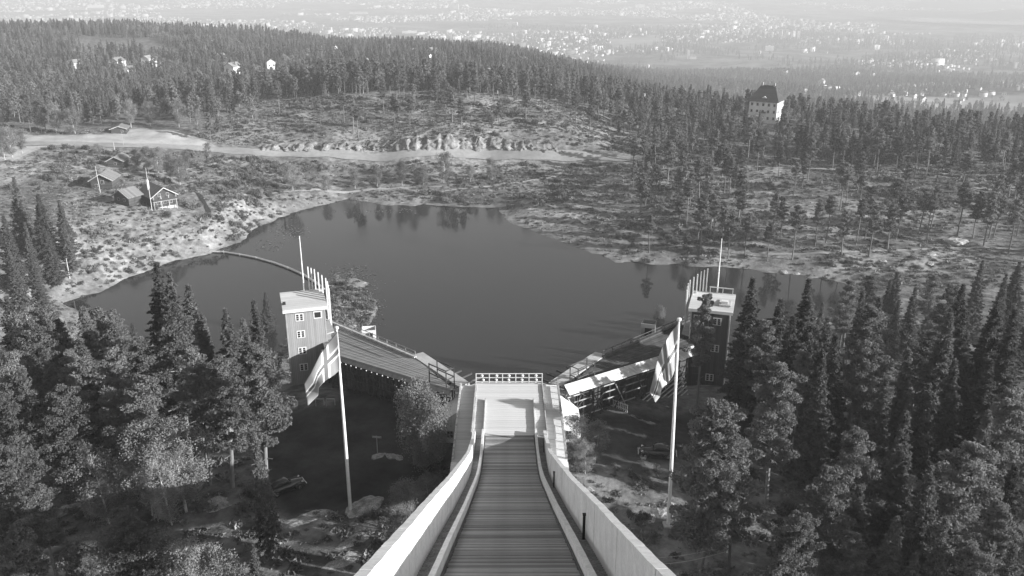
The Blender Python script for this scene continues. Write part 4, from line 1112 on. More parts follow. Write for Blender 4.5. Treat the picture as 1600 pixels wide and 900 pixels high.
# floating boom across the mouth of the left bay
pts = [at(px, py, .35) for px, py in ((328, 393), (350, 394), (375, 398), (400, 403), (425, 410), (450, 419), (470, 428), (490, 440), (505, 452))]
g = thing('log_boom', 'pale curved timber boom floating across the mouth of the small bay', 'boom', tuple(pts[0]))
dd = [p - pts[0] for p in pts]
for i in range(len(dd) - 1):
    for off in (0, .55):
        a, c = Vector(dd[i]), Vector(dd[i + 1]); n_ = Vector((-(c - a).y, (c - a).x, 0)).normalized() * off
        b = MB(); b.tube([a + n_, a.lerp(c, .985) + n_], [.26, .24], 8); b.build('log', M['lightwood'], g)
    b = MB(); a = Vector(dd[i]); b.bar((a.x, a.y - .35, -2), (a.x, a.y - .35, .75), .2); b.build('post', M['greyboard'], g)

# ------------------------------------------------------------------ trees
def tris(C, size, rg, elong=1.7, flat=0.0):
    """one small triangle per centre, in random attitude"""
    n = len(C); a = rg.normal(size=(n, 3)); a[:, 2] *= (1 - flat); a /= np.linalg.norm(a, axis=1)[:, None]
    b_ = rg.normal(size=(n, 3)); b_ -= a * (a * b_).sum(1)[:, None]; b_ /= np.linalg.norm(b_, axis=1)[:, None]
    s = (size * rg.uniform(.6, 1.35, n))[:, None]
    return np.stack([C + a * s * elong * .6, C - a * s * .5 + b_ * s * .5, C - a * s * .5 - b_ * s * .5], 1).reshape(-1, 3)
def leafmesh(name, V, m):
    return np_mesh(name, V, np.arange(len(V)).reshape(-1, 3), m)

def spruce(seed, h=20.0, dens=1.0, size=.24, levels=64, rmax=3.0):
    rg = np.random.default_rng(seed); C = []; tr = MB()
    tr.tube([(0, 0, -.6), (rg.normal() * .05, rg.normal() * .05, h * .5), (0, 0, h)], [h * .013 + .05, h * .008 + .03, .02], 7)
    for i in range(levels):
        t = .07 + .915 * (i / (levels - 1)) ** .95
        R_ = rmax * (1 - t) ** .86 * rg.uniform(.72, 1.18) * (1 if t > .16 else .6) + .12
        nb = 6 if t < .8 else 4; a0 = rg.uniform(0, 6.28)
        for k in range(nb):
            a = a0 + 6.283 * k / nb + rg.uniform(-.3, .3); L = R_ * rg.uniform(.62, 1.12)
            if rg.random() < .10: continue
            ns = max(3, int(L / (.30 / dens) + 2)); s = rg.uniform(.12, 1, ns * (9 if dens >= 1 else 4)) ** .75
            wdt = .34 * L * (1.05 - s) + .1
            lat = rg.uniform(-1, 1, len(s)) * wdt
            x = np.cos(a) * L * s - np.sin(a) * lat; y = np.sin(a) * L * s + np.cos(a) * lat
            z = h * t - L * (.42 * s - .22 * s * s) - np.abs(rg.normal(0, .16, len(s))) * (1.1 - t)
            C.append(np.column_stack([x, y, z]))
            if dens >= 1 and k % 2 == 0 and L > .8: tr.bar((0, 0, h * t), (math.cos(a) * L * .7, math.sin(a) * L * .7, h * t - L * .2), .05)
    return tr, tris(np.concatenate(C), size, rg, 1.9, .45)

def pine(seed, h=18.0, bare=.42, n=30, per=62, size=.17, rmax=2.7, sub=3):
    rg = np.random.default_rng(seed); C = []; tr = MB()
    lean = rg.normal(0, .25, 2); bend = rg.normal(0, .3, 2)
    def axis(t): return np.array([lean[0] * t + bend[0] * math.sin(t * 3), lean[1] * t + bend[1] * math.sin(t * 3), h * t])
    tr.tube([axis(t) - np.array([0, 0, .6 if t == 0 else 0]) for t in (0, .25, .5, .75, .97)], [h * .0135 + .03, h * .0115 + .02, h * .009 + .02, h * .006, .03], 8)
    for i in range(7):                       # dead snags below the crown
        t = rg.uniform(bare * .6, bare * 1.05); a = rg.uniform(0, 6.28); L = rg.uniform(.5, 1.6)
        p = axis(t); tr.bar(p, p + np.array([math.cos(a) * L, math.sin(a) * L, rg.uniform(-.3, .3)]), .05)
    for i in range(n):
        u = (i + rg.uniform(0, 1)) / n; t = bare + (1 - bare) * u
        prof = (1 - u) ** .55 * (.55 + .45 * math.sin(min(1, u * 2.2) * 1.57))
        L = rmax * prof * rg.uniform(.55, 1.2) + .25; a = i * 2.4 + rg.uniform(-.5, .5)
        p = axis(t); up = .12 + .5 * u
        e = p + np.array([math.cos(a) * L, math.sin(a) * L, L * up])
        tr.bar(p, p + (e - p) * .92, .06 + .04 * (1 - u))
        for q in range(sub + (1 if L > 1.8 else 0)):
            s = (.38, .68, 1.0, .82)[q]; off = rg.normal(0, .26 * L * (.4 + .3 * s), 3) * np.array([1, 1, .45])
            c = p + (e - p) * s + off; rad = (.42 + .30 * prof) * rg.uniform(.75, 1.25)
            d_ = rg.normal(size=(per, 3)); d_ /= np.linalg.norm(d_, axis=1)[:, None]; d_ *= rg.uniform(.35, 1, (per, 1)) ** .5
            C.append(c + d_ * np.array([rad * 1.15, rad * 1.15, rad * .62]) + np.array([0, 0, .1]))
    return tr, tris(np.concatenate(C), size, rg, 1.6, .1)

def birch(seed, h=12.0, n=64, per=190, size=.15, rmax=2.8, droop=.0, bare=.22):
    rg = np.random.default_rng(seed); C = []; tr = MB(); ln = rg.normal(0, .5, 2)
    def axis(t): return np.array([ln[0] * t, ln[1] * t, h * t])
    tr.tube([axis(t) - np.array([0, 0, .5 if t == 0 else 0]) for t in (0, .35, .7, .96)], [.15, .11, .07, .02], 7)
    for i in range(n):
        u = (i + rg.random()) / n; t = bare + (1 - bare) * u
        L = rmax * (math.sin(math.pi * (.12 + .80 * u)) ** .8) * rg.uniform(.5, 1.15); a = rg.uniform(0, 6.28)
        p = axis(t * .9); e = p + np.array([math.cos(a) * L, math.sin(a) * L, L * rg.uniform(.25, .7)])
        tr.bar(p, p + (e - p) * .8, .028)
        for s in (.5, .8, 1.02):
            c = p + (e - p) * s + rg.normal(0, .22, 3); m_ = per // 3
            d_ = rg.normal(0, .36, (m_, 3))
            if droop: d_[:, 2] -= rg.uniform(0, droop, m_) * 1.3; d_[:, :2] *= .8
            C.append(c + d_)
    return tr, tris(np.concatenate(C), size, rg, 1.3)

def bush(seed, n=700, size=.16, flat=.6):
    rg = np.random.default_rng(seed); k = 9; cc = rg.normal(0, .45, (k, 3)); cc[:, 2] = np.abs(cc[:, 2]) * .5 + .25
    c = cc[rg.integers(0, k, n)] + rg.normal(0, .22, (n, 3)); c[:, 2] = np.abs(c[:, 2]) * flat * 1.5
    return tris(c, size, rg, 1.3)

def near_set(fn, name, mleaf, mbark, args):
    out = []
    for a in args:
        t_, v_ = fn(**a)
        tm = t_.mesh('trunk', mbark); out.append((tm, leafmesh('crown', v_, mleaf), a['h']))
    return out
SPR = near_set(spruce, 'spruce', M['spruce'], M['bark'], [dict(seed=i, h=20.0, rmax=r_) for i, r_ in enumerate((3.7, 4.3, 3.3, 4.7))])
PIN = near_set(pine, 'pine', M['pine'], M['bark'], [dict(seed=10 + i, h=18.0, bare=b_, rmax=r_, n=n_, per=150) for i, (b_, r_, n_) in enumerate(((.42, 2.5, 30), (.30, 2.9, 38), (.5, 2.3, 26), (.36, 2.6, 34), (.2, 4.1, 80)))])
BIR = near_set(birch, 'birch', M['birch'], M['palebark'], [dict(seed=20, h=12.0), dict(seed=21, h=12.0, rmax=3.4, droop=1.3, n=120, per=190, bare=.1), dict(seed=22, h=12.0, rmax=3.4, bare=.1, n=60)])
# the sparse tall stems of the clearings: a long bare trunk and a small crown
TALL = near_set(pine, 'pine', M['pine'], M['bark'], [dict(seed=40 + i, h=18.0, bare=b_, rmax=r_, n=n_, per=44, size=.4, sub=3) for i, (b_, r_, n_) in enumerate(((.5, 2.5, 24), (.58, 2.3, 20), (.42, 2.6, 28), (.64, 2.1, 17)))])
def single(fn, mleaf, mbark, **a):
    t_, v_ = fn(**a); nb = len(t_.v); me = bpy.data.meshes.new('tree')
    F = list(t_.f) + [tuple(nb + i + k for k in range(3)) for i in range(0, len(v_), 3)]
    me.from_pydata(t_.v + [tuple(p) for p in v_], [], F); me.materials.append(mbark); me.materials.append(mleaf)
    me.polygons.foreach_set('material_index', [0] * len(t_.f) + [1] * (len(v_) // 3)); me.update(); return me
FAR = [single(spruce, M['farpine'], M['bark'], seed=60, h=20.0, dens=.55, size=.62, levels=30, rmax=3.4), single(spruce, M['farpine'], M['bark'], seed=61, h=20.0, dens=.5, size=.66, levels=24, rmax=3.8),
       single(pine, M['farpine'], M['bark'], seed=62, h=18.0, bare=.32, n=26, per=26, size=.6, rmax=3.2, sub=2), single(pine, M['farpine'], M['bark'], seed=63, h=18.0, bare=.48, n=22, per=24, size=.6, rmax=2.9, sub=2),
       single(birch, M['birch'], M['palebark'], seed=64, h=12.0, n=22, per=36, size=.5)]

TREES = []           # dict(root=?, px, py, region ...) collected, then labelled
def put_tree(loc, h, kind, region, fixed=None, rz_=None):
    TREES.append(dict(loc=loc, h=h, kind=kind, region=region, fixed=fixed, rz=random.uniform(0, 6.28) if rz_ is None else rz_))
def top_tree(px, py, h, kind, region, fixed=None):
    p = ground_at(px, py, h)
    if p is not None: put_tree((p[0], p[1], float(H(p[0], p[1])[0])), h, kind, region, fixed)
def base_tree(px, py, h, kind, region, fixed=None):
    p = ground_at(px, py)
    if p is not None: put_tree(tuple(p), h, kind, region, fixed)

# --- the near wood on the left
for a in ((20, 277, 25, 'S'), (58, 302, 24, 'S'), (92, 312, 21, 'S'), (5, 335, 24, 'S'), (38, 345, 23, 'S'), (72, 352, 20, 'S'), (100, 348, 17, 'S'), (15, 385, 20, 'S'), (48, 392, 18, 'S')):
    top_tree(a[0], a[1], a[2], a[3], 'on the grassy bank left of the cabins')
top_tree(445, 340, 5.5, 'S', '', 'little spruce on a reedy islet at the mouth of the small bay')
for a in ((238, 408, 22, 'S'), (262, 424, 21, 'S'), (288, 446, 19, 'S'), (318, 488, 15, 'S'), (205, 505, 13, 'S'), (120, 476, 19, 'S'), (148, 492, 17, 'P'), (95, 488, 17, 'S'), (276, 470, 19, 'S')):
    top_tree(*a, region='along the near shore of the small bay')
top_tree(357, 482, 16, 'S', '', 'slim dark spruce standing clear against the small bay')
for a in ((396, 465, 16, 'S'), (384, 494, 14, 'S'), (414, 456, 14, 'S'), (402, 525, 12, 'S')):
    top_tree(*a, region="beside the pale-roofed judges' tower")
for a in ((267, 500, 18, 'P'), (228, 530, 16, 'P'), (175, 552, 17, 'P'), (300, 552, 16, 'P'), (338, 568, 15, 'P'), (30, 512, 18, 'P'), (8, 560, 17, 'P'), (62, 545, 17, 'S'), (105, 600, 16, 'P'), (208, 590, 16, 'P'),
          (12, 460, 19, 'S'), (70, 485, 18, 'P'), (130, 530, 17, 'S'), (95, 560, 16, 'P'), (0, 610, 16, 'P'), (15, 690, 14, 'P'), (35, 590, 16, 'P')):
    top_tree(*a, region='in the wood left of yard')
top_tree(388, 545, 18.5, 'P', '', 'tall full pine at the left edge of the dark yard')
top_tree(402, 668, 14, 'S', '', 'shaggy dark conifer in front of the tall pine beside the yard')
for a in ((150, 700, 9, 'B'), (215, 660, 11, 'B'), (270, 655, 11, 'B'), (300, 842, 8, 'B'), (245, 830, 8, 'B'), (165, 820, 8, 'B'), (345, 860, 7, 'B'), (250, 700, 9, 'B')):
    top_tree(*a, region='in the lower left wood')
for a in ((22, 826, 12, 'P'), (190, 800, 10, 'P'), (110, 850, 9, 'P'), (60, 760, 11, 'P'), (395, 850, 8, 'S')):
    top_tree(*a, region='at the lower left edge')
top_tree(664, 588, 11, 'W', '', 'pale weeping birch between the yard and the take-off platform')
top_tree(1033, 477, 6.5, 'W', '', 'small weeping birch on the lake side of the right grandstand')
top_tree(690, 672, 3.5, 'B', '', 'small sunlit leafy bush-like tree beside the take-off side wall')
for a in ((630, 752, 6.0), (668, 742, 4.5), (612, 790, 5.0), (640, 800, 5.0)):
    top_tree(a[0], a[1], a[2], 'B', 'beside the left inrun wall')
for a in ((905, 645, 6, 'B'), (932, 655, 5.5, 'B'), (916, 690, 4, 'B')):
    top_tree(*a, region='right of the take-off platform')
# --- right of the yard
top_tree(1112, 638, 17, 'G', '', 'huge broad pine in front of the right flagpole')
top_tree(1103, 464, 15.5, 'P', '', "slender pine hiding the front of the dark judges' tower")
top_tree(1222, 574, 16.5, 'P', '', 'tall bare-stemmed pine standing alone behind the huge broad pine')
top_tree(1332, 672, 16, 'P', '', 'upright pine in deep shade right of the bare-stemmed pine')
top_tree(1252, 808, 12, 'G', '', 'broad sunlit pine at the bottom edge near the utility pole')
for a in ((1178, 432, 19, 'S'), (1216, 462, 17, 'S'), (1270, 432, 20, 'S'), (1242, 490, 17, 'S'), (1304, 500, 18, 'S'), (1332, 442, 18, 'P'), (1362, 432, 18, 'P'), (1405, 424, 20, 'S'), (1432, 448, 18, 'S'), (1462, 432, 19, 'P'), (1500, 440, 20, 'S'), (1533, 405, 23, 'S'), (1570, 425, 20, 'S'), (1596, 408, 22, 'S'), (1380, 462, 18, 'S'), (1350, 482, 17, 'P'),
          (1312, 520, 18, 'S'), (1358, 540, 17, 'P'), (1425, 545, 18, 'S'), (1480, 482, 20, 'S'), (1522, 482, 19, 'S'), (1562, 470, 20, 'S'), (1592, 480, 20, 'S'), (1500, 560, 18, 'S'), (1560, 560, 19, 'S'), (1590, 620, 18, 'P'), (1450, 600, 17, 'S'), (1385, 590, 16, 'S'), (1290, 560, 16, 'S'), (1195, 505, 14, 'P'), (1255, 555, 14, 'P')):
    top_tree(*a, region="in the wood behind the dark tower")
for a in ((1300, 722, 14, 'P'), (1400, 690, 15, 'S'), (1455, 730, 16, 'S'), (1520, 700, 17, 'P'), (1585, 722, 16, 'S'), (1555, 785, 15, 'P'), (1480, 805, 14, 'S'), (1405, 800, 13, 'S'), (1340, 840, 10, 'P'), (1435, 865, 11, 'S'), (1590, 840, 14, 'S'), (1525, 862, 12, 'P'), (1420, 640, 16, 'S'), (1540, 640, 17, 'S'), (1350, 760, 12, 'S')):
    top_tree(*a, region='at the shaded lower right')
for i in range(44):
    a_ = i * 2.4; x, y = 58 + (i // 8 * 4) * .8 + (i % 6) * 9 + 4 * math.sin(a_), 18 + (i // 6) * 11 + 4 * math.cos(a_)
    put_tree((x, y, float(H(x, y)[0])), 15 + 4 * abs(math.sin(a_ * 3)), 'SP'[i % 2], 'beyond the lower right corner')
rg_ = random.Random(11); k = 0
while k < 34:
    x, y = rg_.uniform(34, 150), rg_.uniform(70, 235)
    if x < 40 + (y - 70) * .05 or (y > 205 and x > 110): continue
    px, py = pxof((x, y, float(H(x, y)[0])))
    if px < 1290 and 600 < py: continue
    if px < 1150 or sdist(x, y, LAKE) < 4: continue
    if any(math.hypot(t['loc'][0] - x, t['loc'][1] - y) < 3.6 for t in TREES): continue
    put_tree((x, y, float(H(x, y)[0])), rg_.uniform(13, 20), rg_.choice('SSSP'), "deep in the right-hand wood"); k += 1
k = 0
while k < 16:
    x, y = rg_.uniform(-135, -46), rg_.uniform(75, 200)
    px, py = pxof((x, y, float(H(x, y)[0])))
    if sdist(x, y, LAKE) < 4 or (y > 165 and x > -75): continue
    if px > 330 or py < 600 or (250 < px < 400 and 640 < py < 720): continue
    if any(math.hypot(t['loc'][0] - x, t['loc'][1] - y) < 4.2 for t in TREES): continue
    put_tree((x, y, float(H(x, y)[0])), rg_.uniform(11, 17), rg_.choice('PPSB'), "in the mixed wood left of yard"); k += 1
# --- tall pines on the slope across the lake
k = 0
while k < 78:
    px, py = rg_.uniform(985, 1640), 262 + 150 * rg_.random() ** 1.5
    if px < 1060 and py < 300 and rg_.random() < .5: continue
    if py > 430 - max(0, 1100 - px) * .5 or (1380 < px < 1500 and 310 < py < 350 and rg_.random() < .8): continue
    p = ground_at(px, py)
    if p is None or sdist(p[0], p[1], LAKE) < 3: continue
    if any(math.hypot(t['loc'][0] - p[0], t['loc'][1] - p[1]) < 4.0 for t in TREES): continue
    put_tree(tuple(p), rg_.uniform(13, 20), 'T', 'on the open slope across the lake'); k += 1
for a in ((1000, 336, 17), (1023, 326, 18), (990, 265, 15), (1014, 395, 14), (1072, 352, 18), (1060, 325, 17), (1290, 380, 17), (1315, 400, 16), (1357, 402, 18), (1448, 380, 18), (1520, 372, 17), (1545, 372, 18), (1138, 404, 16), (1590, 350, 18)):
    base_tree(a[0], a[1], a[2], 'T', 'near the shore of the pine slope')
k = 0
while k < 40:                                   # edge of the dense belt behind the slope
    px, py = rg_.uniform(975, 1640), rg_.uniform(205, 262)
    p = ground_at(px, py)
    if p is None or any(math.hypot(t['loc'][0] - p[0], t['loc'][1] - p[1]) < 4.0 for t in TREES): continue
    if ldist(p[0], p[1], [tuple(q[:2]) for q in ROAD]) < 10: continue
    put_tree(tuple(p), rg_.uniform(15, 21), rg_.choice('TPS'), 'edging the belt behind the slope'); k += 1
k = 0
while k < 34:                                   # the cleared knoll
    px, py = rg_.uniform(400, 985), 152 + 68 * rg_.random() ** 1.6
    p = ground_at(px, py)
    if p is None or p[1] > 620 or any(math.hypot(t['loc'][0] - p[0], t['loc'][1] - p[1]) < 6 for t in TREES): continue
    if ldist(p[0], p[1], [tuple(q[:2]) for q in ROAD]) < 14: continue
    put_tree(tuple(p), rg_.uniform(12, 19), 'T', 'on the cleared knoll above the road'); k += 1
for a in ((458, 297, 12), (512, 300, 8), (555, 295, 9), (590, 293, 10), (628, 290, 12), (650, 288, 10), (693, 286, 15), (662, 290, 9), (770, 282, 11), (735, 284, 8)):
    base_tree(*a, kind='B', region='on the bank between road and lake')
for a in ((232, 270, 12), (248, 272, 12), (268, 285, 13), (282, 290, 12), (292, 268, 10), (215, 262, 9), (316, 262, 8), (20, 246, 14), (35, 240, 12), (8, 250, 13), (155, 245, 6), (325, 245, 7)):
    base_tree(*a, kind='B', region='around the lakeside cabins')
for a in ((65, 207, 17), (72, 208, 16), (88, 208, 15), (48, 207, 14), (118, 209, 13), (205, 200, 15), (235, 197, 13), (310, 210, 13), (330, 222, 14), (280, 199, 15), (345, 222, 12)):
    base_tree(*a, kind='B' if a[0] % 3 else 'T', region='behind the pale gravel lot')

ORD = ['first', 'second', 'third', 'fourth', 'fifth', 'sixth', 'seventh', 'eighth', 'ninth', 'tenth']
KN = dict(S=('spruce_tree', 'spruce'), P=('pine_tree', 'pine'), G=('pine_tree', 'pine'), T=('pine_tree', 'pine'), B=('birch_tree', 'birch'), W=('birch_tree', 'birch'))
SETS = dict(S=SPR, P=PIN[:4], G=PIN[4:], T=TALL, B=[BIR[0], BIR[2]], W=[BIR[1]])
regs = {}
for t in TREES:
    t['px'] = pxof((t['loc'][0], t['loc'][1], t['loc'][2] + t['h'] * .6))[0]
    if not t['fixed']: regs.setdefault((t['region'], KN[t['kind']][1]), []).append(t)
for (reg, kn), lst in regs.items():
    lst.sort(key=lambda t: t['loc'][1])
    nrow = math.ceil(len(lst) / 10); size = math.ceil(len(lst) / nrow)
    for r_ in range(nrow):
        row = sorted(lst[r_ * size:(r_ + 1) * size], key=lambda t: t['px'])
        rn = '' if nrow == 1 else (' of front row' if r_ == 0 else ' of rear row' if r_ == nrow - 1 else f' of {ORD[r_]} row')
        for i, t in enumerate(row):
            pos = 'only one there' if len(row) == 1 else ('leftmost' if i == 0 else 'rightmost' if i == len(row) - 1 else ORD[i] + ' from left')
            t['label'] = f'{kn} {reg}, {pos}{rn}'
for i, t in enumerate(TREES):
    st = SETS[t['kind']]; tm, cm, h0 = st[rg_.randrange(len(st))]
    nm, kn = KN[t['kind']]
    sc = t['h'] / h0
    g = thing(nm, t['fixed'] or t['label'], 'tree', tuple(t['loc']), t['rz'], t['region'] and f'{kn} trees {t["region"]}')
    wd = sc * rg_.uniform(.92, 1.12) if t['kind'] != 'W' else sc * .95
    if t['fixed'] and ('slender' in t['fixed'] or 'shaggy' in t['fixed']): wd = sc * .7
    g.scale = (wd * rg_.uniform(.9, 1.12), wd * rg_.uniform(.9, 1.12), sc)
    g.rotation_euler = (rg_.gauss(0, .022), rg_.gauss(0, .022), t['rz'])
    tr_ = link('trunk', tm, g); cr_ = link('crown', cm, g)
print('TREES', len(TREES))

# ------------------------------------------------------------------ scattered masses
def scatter(name, srcs, P, scale, rot, pick, label=None):
    me = bpy.data.meshes.new(name); me.vertices.add(len(P)); me.vertices.foreach_set('co', np.asarray(P, np.float32).ravel())
    for nm, val, ty in (('scl', scale, 'FLOAT'), ('rot', rot, 'FLOAT'), ('pick', pick, 'INT')):
        a = me.attributes.new(nm, ty, 'POINT'); a.data.foreach_set('value', np.asarray(val, np.float32 if ty == 'FLOAT' else np.int32))
    o = link(name, me); tag(o, kind='stuff')
    t = bpy.data.node_groups.new(name + '_scatter', 'GeometryNodeTree')
    t.interface.new_socket('Geometry', in_out='INPUT', socket_type='NodeSocketGeometry'); t.interface.new_socket('Geometry', in_out='OUTPUT', socket_type='NodeSocketGeometry')
    gi, go = t.nodes.new('NodeGroupInput'), t.nodes.new('NodeGroupOutput')
    ip = t.nodes.new('GeometryNodeInstanceOnPoints'); ip.inputs['Pick Instance'].default_value = True
    jn = t.nodes.new('GeometryNodeJoinGeometry')
    for s in reversed(srcs):
        oi = t.nodes.new('GeometryNodeObjectInfo'); oi.inputs['Object'].default_value = s; oi.inputs['As Instance'].default_value = True; oi.transform_space = 'ORIGINAL'
        t.links.new(oi.outputs['Geometry'], jn.inputs[0])
    def na(nm, ty):
        n = t.nodes.new('GeometryNodeInputNamedAttribute'); n.data_type = ty; n.inputs[0].default_value = nm; return n.outputs[0]
    cx = t.nodes.new('ShaderNodeCombineXYZ'); t.links.new(na('rot', 'FLOAT'), cx.inputs[2])
    t.links.new(gi.outputs[0], ip.inputs['Points']); t.links.new(jn.outputs[0], ip.inputs['Instance'])
    t.links.new(na('pick', 'INT'), ip.inputs['Instance Index']); t.links.new(cx.outputs[0], ip.inputs['Rotation']); t.links.new(na('scl', 'FLOAT'), ip.inputs['Scale'])
    t.links.new(ip.outputs[0], go.inputs[0])
    md = o.modifiers.new('scatter', 'NODES'); md.node_group = t
    return o
# one visible tree of each far kind, which the forest repeats
src = []
for me, nm, px, py, lab in ((FAR[0], 'spruce_tree', 705, 158, 'dark spruce on the crest of the cleared knoll'), (FAR[1], 'spruce_tree', 362, 176, 'broad spruce at the edge of the forest behind the gravel lot'), (FAR[2], 'pine_tree', 742, 160, 'bushy pine on the crest of the cleared knoll'), (FAR[3], 'pine_tree', 935, 190, 'thin pine on the right shoulder of the knoll'), (FAR[4], 'birch_tree', 395, 185, 'pale birch at the left foot of the knoll')):
    p = ground_at(px, py); src.append(tag(link(nm, me, None, tuple(p)), lab, 'tree'))
fr = np.random.default_rng(21)
def forest_points():
    out = []
    for r0, r1, n, az0, az1, mins in ((330, 760, 5600, -.66, .66, 1), (760, 1600, 21000, -.64, .64, 1), (1600, 3300, 30000, -.62, .62, 1.2), (3300, 6200, 16000, -.6, .6, 1.7)):
        r = np.sqrt(fr.uniform(r0 * r0, r1 * r1, n)); a = fr.uniform(az0, az1, n)
        x, y = r * np.sin(a), r * np.cos(a)
        keep = np.ones(n, bool)
        keep &= sdist(x, y, KNOB) > 2
        keep &= sdist(x, y, CLEAR) > 0
        keep &= sdist(x, y, LOT_FAR) > 3
        keep &= ldist(x, y, [tuple(q[:2]) for q in ROAD]) > 11
        for q in FIELD: keep &= (sdist(x, y, q) > 4) | (fr.random(n) < .015)
        bankside = (y < 470) & (x < 60)
        keep &= ~bankside
        keep &= np.hypot(x - P_MANSION[0], (y - 548) * .55) > 13
        nearline = (np.abs(x - P_MANSION[0] - 3) < 9) & (y > 470) & (y < 548); keep &= ~nearline
        if r0 >= 1600: keep &= (noise2(x, y, 420, 8) + .35 * noise2(x, y, 110, 6)) > (.40 if r0 < 3000 else .62)
        elif r0 >= 760: keep &= (noise2(x, y, 55, 8)) > .2
        out.append(np.column_stack([x, y, np.zeros(n), np.full(n, mins)])[keep])
    P = np.concatenate(out); P[:, 2] = H(P[:, 0], P[:, 1]); return P
FP = forest_points()
r_ = np.hypot(FP[:, 0], FP[:, 1])
pk = np.where(fr.random(len(FP)) < np.where(r_ < 800, .28, np.where(r_ < 1500, .55, .45)), fr.integers(0, 2, len(FP)), fr.integers(2, 5, len(FP)))
dec = noise2(FP[:, 0], FP[:, 1], 70, 12) > .74
pk = np.where(dec & (fr.random(len(FP)) < .7), 4, pk)
scatter('forest', src, FP[:, :3], FP[:, 3] * fr.uniform(.45, 1.0, len(FP)) * (.75 + .45 * noise2(FP[:, 0], FP[:, 1], 120, 15)), fr.uniform(0, 6.28, len(FP)), pk)
print('FOREST', len(FP))

# bushes: three visible ones, and the undergrowth made of them
bs = []
for i, (px, py, sz, lab, m) in enumerate(((590, 268, 3.0, 'dark round bush on the slope below the road', 'shrub'), (655, 268, 2.6, 'second round bush below the road', 'heath'), (300, 245, 2.4, 'dense dark bush beside the road above the cabins', 'shrub'))):
    p = ground_at(px, py); o = link('bush', leafmesh('bush', bush(80 + i, 520, .2), M[m]), None, tuple(p)); o.scale = (sz, sz, sz)
    bs.append(tag(o, lab, 'bush'))
b = MB()
tf = np.random.default_rng(5); c = tf.normal(0, .35, (90, 3)); c[:, 2] = np.abs(c[:, 2]) * .55
tuft = tag(link('grass_tuft', leafmesh('grass_tuft', tris(c, .3, tf, 2.2), M['heath']), None, tuple(ground_at(700, 262))), 'pale grass tuft on the slope below the middle of the road', 'grass tuft')
bs.append(tuft)
def patch(n, r0, r1, a0, a1, cond):
    r = np.sqrt(fr.uniform(r0 * r0, r1 * r1, n)); a = fr.uniform(a0, a1, n); x, y = r * np.sin(a), r * np.cos(a)
    k = cond(x, y) & (sdist(x, y, LAKE) > 1.0) & (ldist(x, y, [tuple(q[:2]) for q in ROAD]) > 8) & (sdist(x, y, LOT_FAR) > 2)
    return np.column_stack([x[k], y[k], H(x[k], y[k]) - .08])
# far banks, slope, knoll
A = patch(44000, 225, 640, -.64, .64, lambda x, y: ((y > 262) | (x < -95)) & ((sdist(x, y, KNOB) < 4) | (sdist(x, y, CLEAR) < 4) | (y < 450)) & (fr.random(len(x)) < -.1 + 1.7 * noise2(x, y, 24, 3) * noise2(x, y, 7, 5) * 1.4))
B = patch(7500, 45, 235, -.66, .66, lambda x, y: (sdist(x, y, LOT_LEFT) > .5) & (sdist(x, y, LOT_RIGHT) > .5) & (np.abs(x) > 6.5) & ~((np.abs(x) < 36) & (y > 92)) & (fr.random(len(x)) < .25 + noise2(x, y, 12, 3)))
Cc = patch(1500, 235, 275, -.24, -.13, lambda x, y: (np.abs(x + 47) < 16))
D_ = patch(9000, 228, 620, -.64, .64, lambda x, y: ((y > 268) | (x < -100)) & ((sdist(x, y, KNOB) < 4) | ((y < 450) & (x < 25))) & (noise2(x, y, 38, 51) * .6 + noise2(x, y, 13, 52) * .4 > .66))
print('CLUMPS', len(D_))
P = np.concatenate([A, B, Cc, D_])
scl = np.concatenate([fr.uniform(.5, 1.0, len(A)) * (.7 + 1.3 * noise2(A[:, 0], A[:, 1], 40, 7)), fr.uniform(.3, 1.0, len(B)), fr.uniform(.4, 1.2, len(Cc)), fr.uniform(.9, 2.3, len(D_))])
pk = np.where(fr.random(len(P)) < .68, 3, fr.integers(0, 3, len(P))); pk[-len(D_):] = fr.integers(0, 3, len(D_))
scatter('undergrowth', bs, P, scl, fr.uniform(0, 6.28, len(P)), pk)
print('UNDERGROWTH', len(P))
G_ = patch(42000, 228, 620, -.64, .64, lambda x, y: ((y > 268) | (x < -100)) & ((sdist(x, y, KNOB) < 4) | (sdist(x, y, CLEAR) < 4) | (y < 450)) & (fr.random(len(x)) < .25 + noise2(x, y, 15, 23)))
G2 = patch(16000, 45, 215, -.6, .6, lambda x, y: (sdist(x, y, LOT_LEFT) > .3) & (sdist(x, y, LOT_RIGHT) > .3) & (np.abs(x) > 6.2) & ~((np.abs(x) < 34) & (y > 93)) & (fr.random(len(x)) < .1 + noise2(x, y, 9, 43)))
G_ = np.concatenate([G_, G2])
scatter('dry_grass', [tuft], G_, fr.uniform(.35, 1.1, len(G_)) * (.6 + .8 * noise2(G_[:, 0], G_[:, 1], 30, 9)) * np.where(G_[:, 1] < 215, .75, 1), fr.uniform(0, 6.28, len(G_)), np.zeros(len(G_), int))
print('GRASS', len(G_))
# reeds and water plants in the shallows off the peninsula and at the mouth of the bay
pts = []
for cx_, cy_, w_, h_, n in ((560, 445, 32, 18, 260), (585, 480, 14, 24, 120), (450, 362, 26, 12, 160), (540, 425, 40, 10, 120), (600, 330, 60, 4, 80), (420, 385, 24, 8, 60)):
    for _ in range(n):
        q = at(cx_ + fr.normal(0, w_ * .5), cy_ + fr.normal(0, h_ * .5), .02); pts.append(q)
pts = np.array(pts); scatter('reeds', [tuft], pts, fr.uniform(.12, .42, len(pts)), fr.uniform(0, 6.28, len(pts)), np.zeros(len(pts), int))

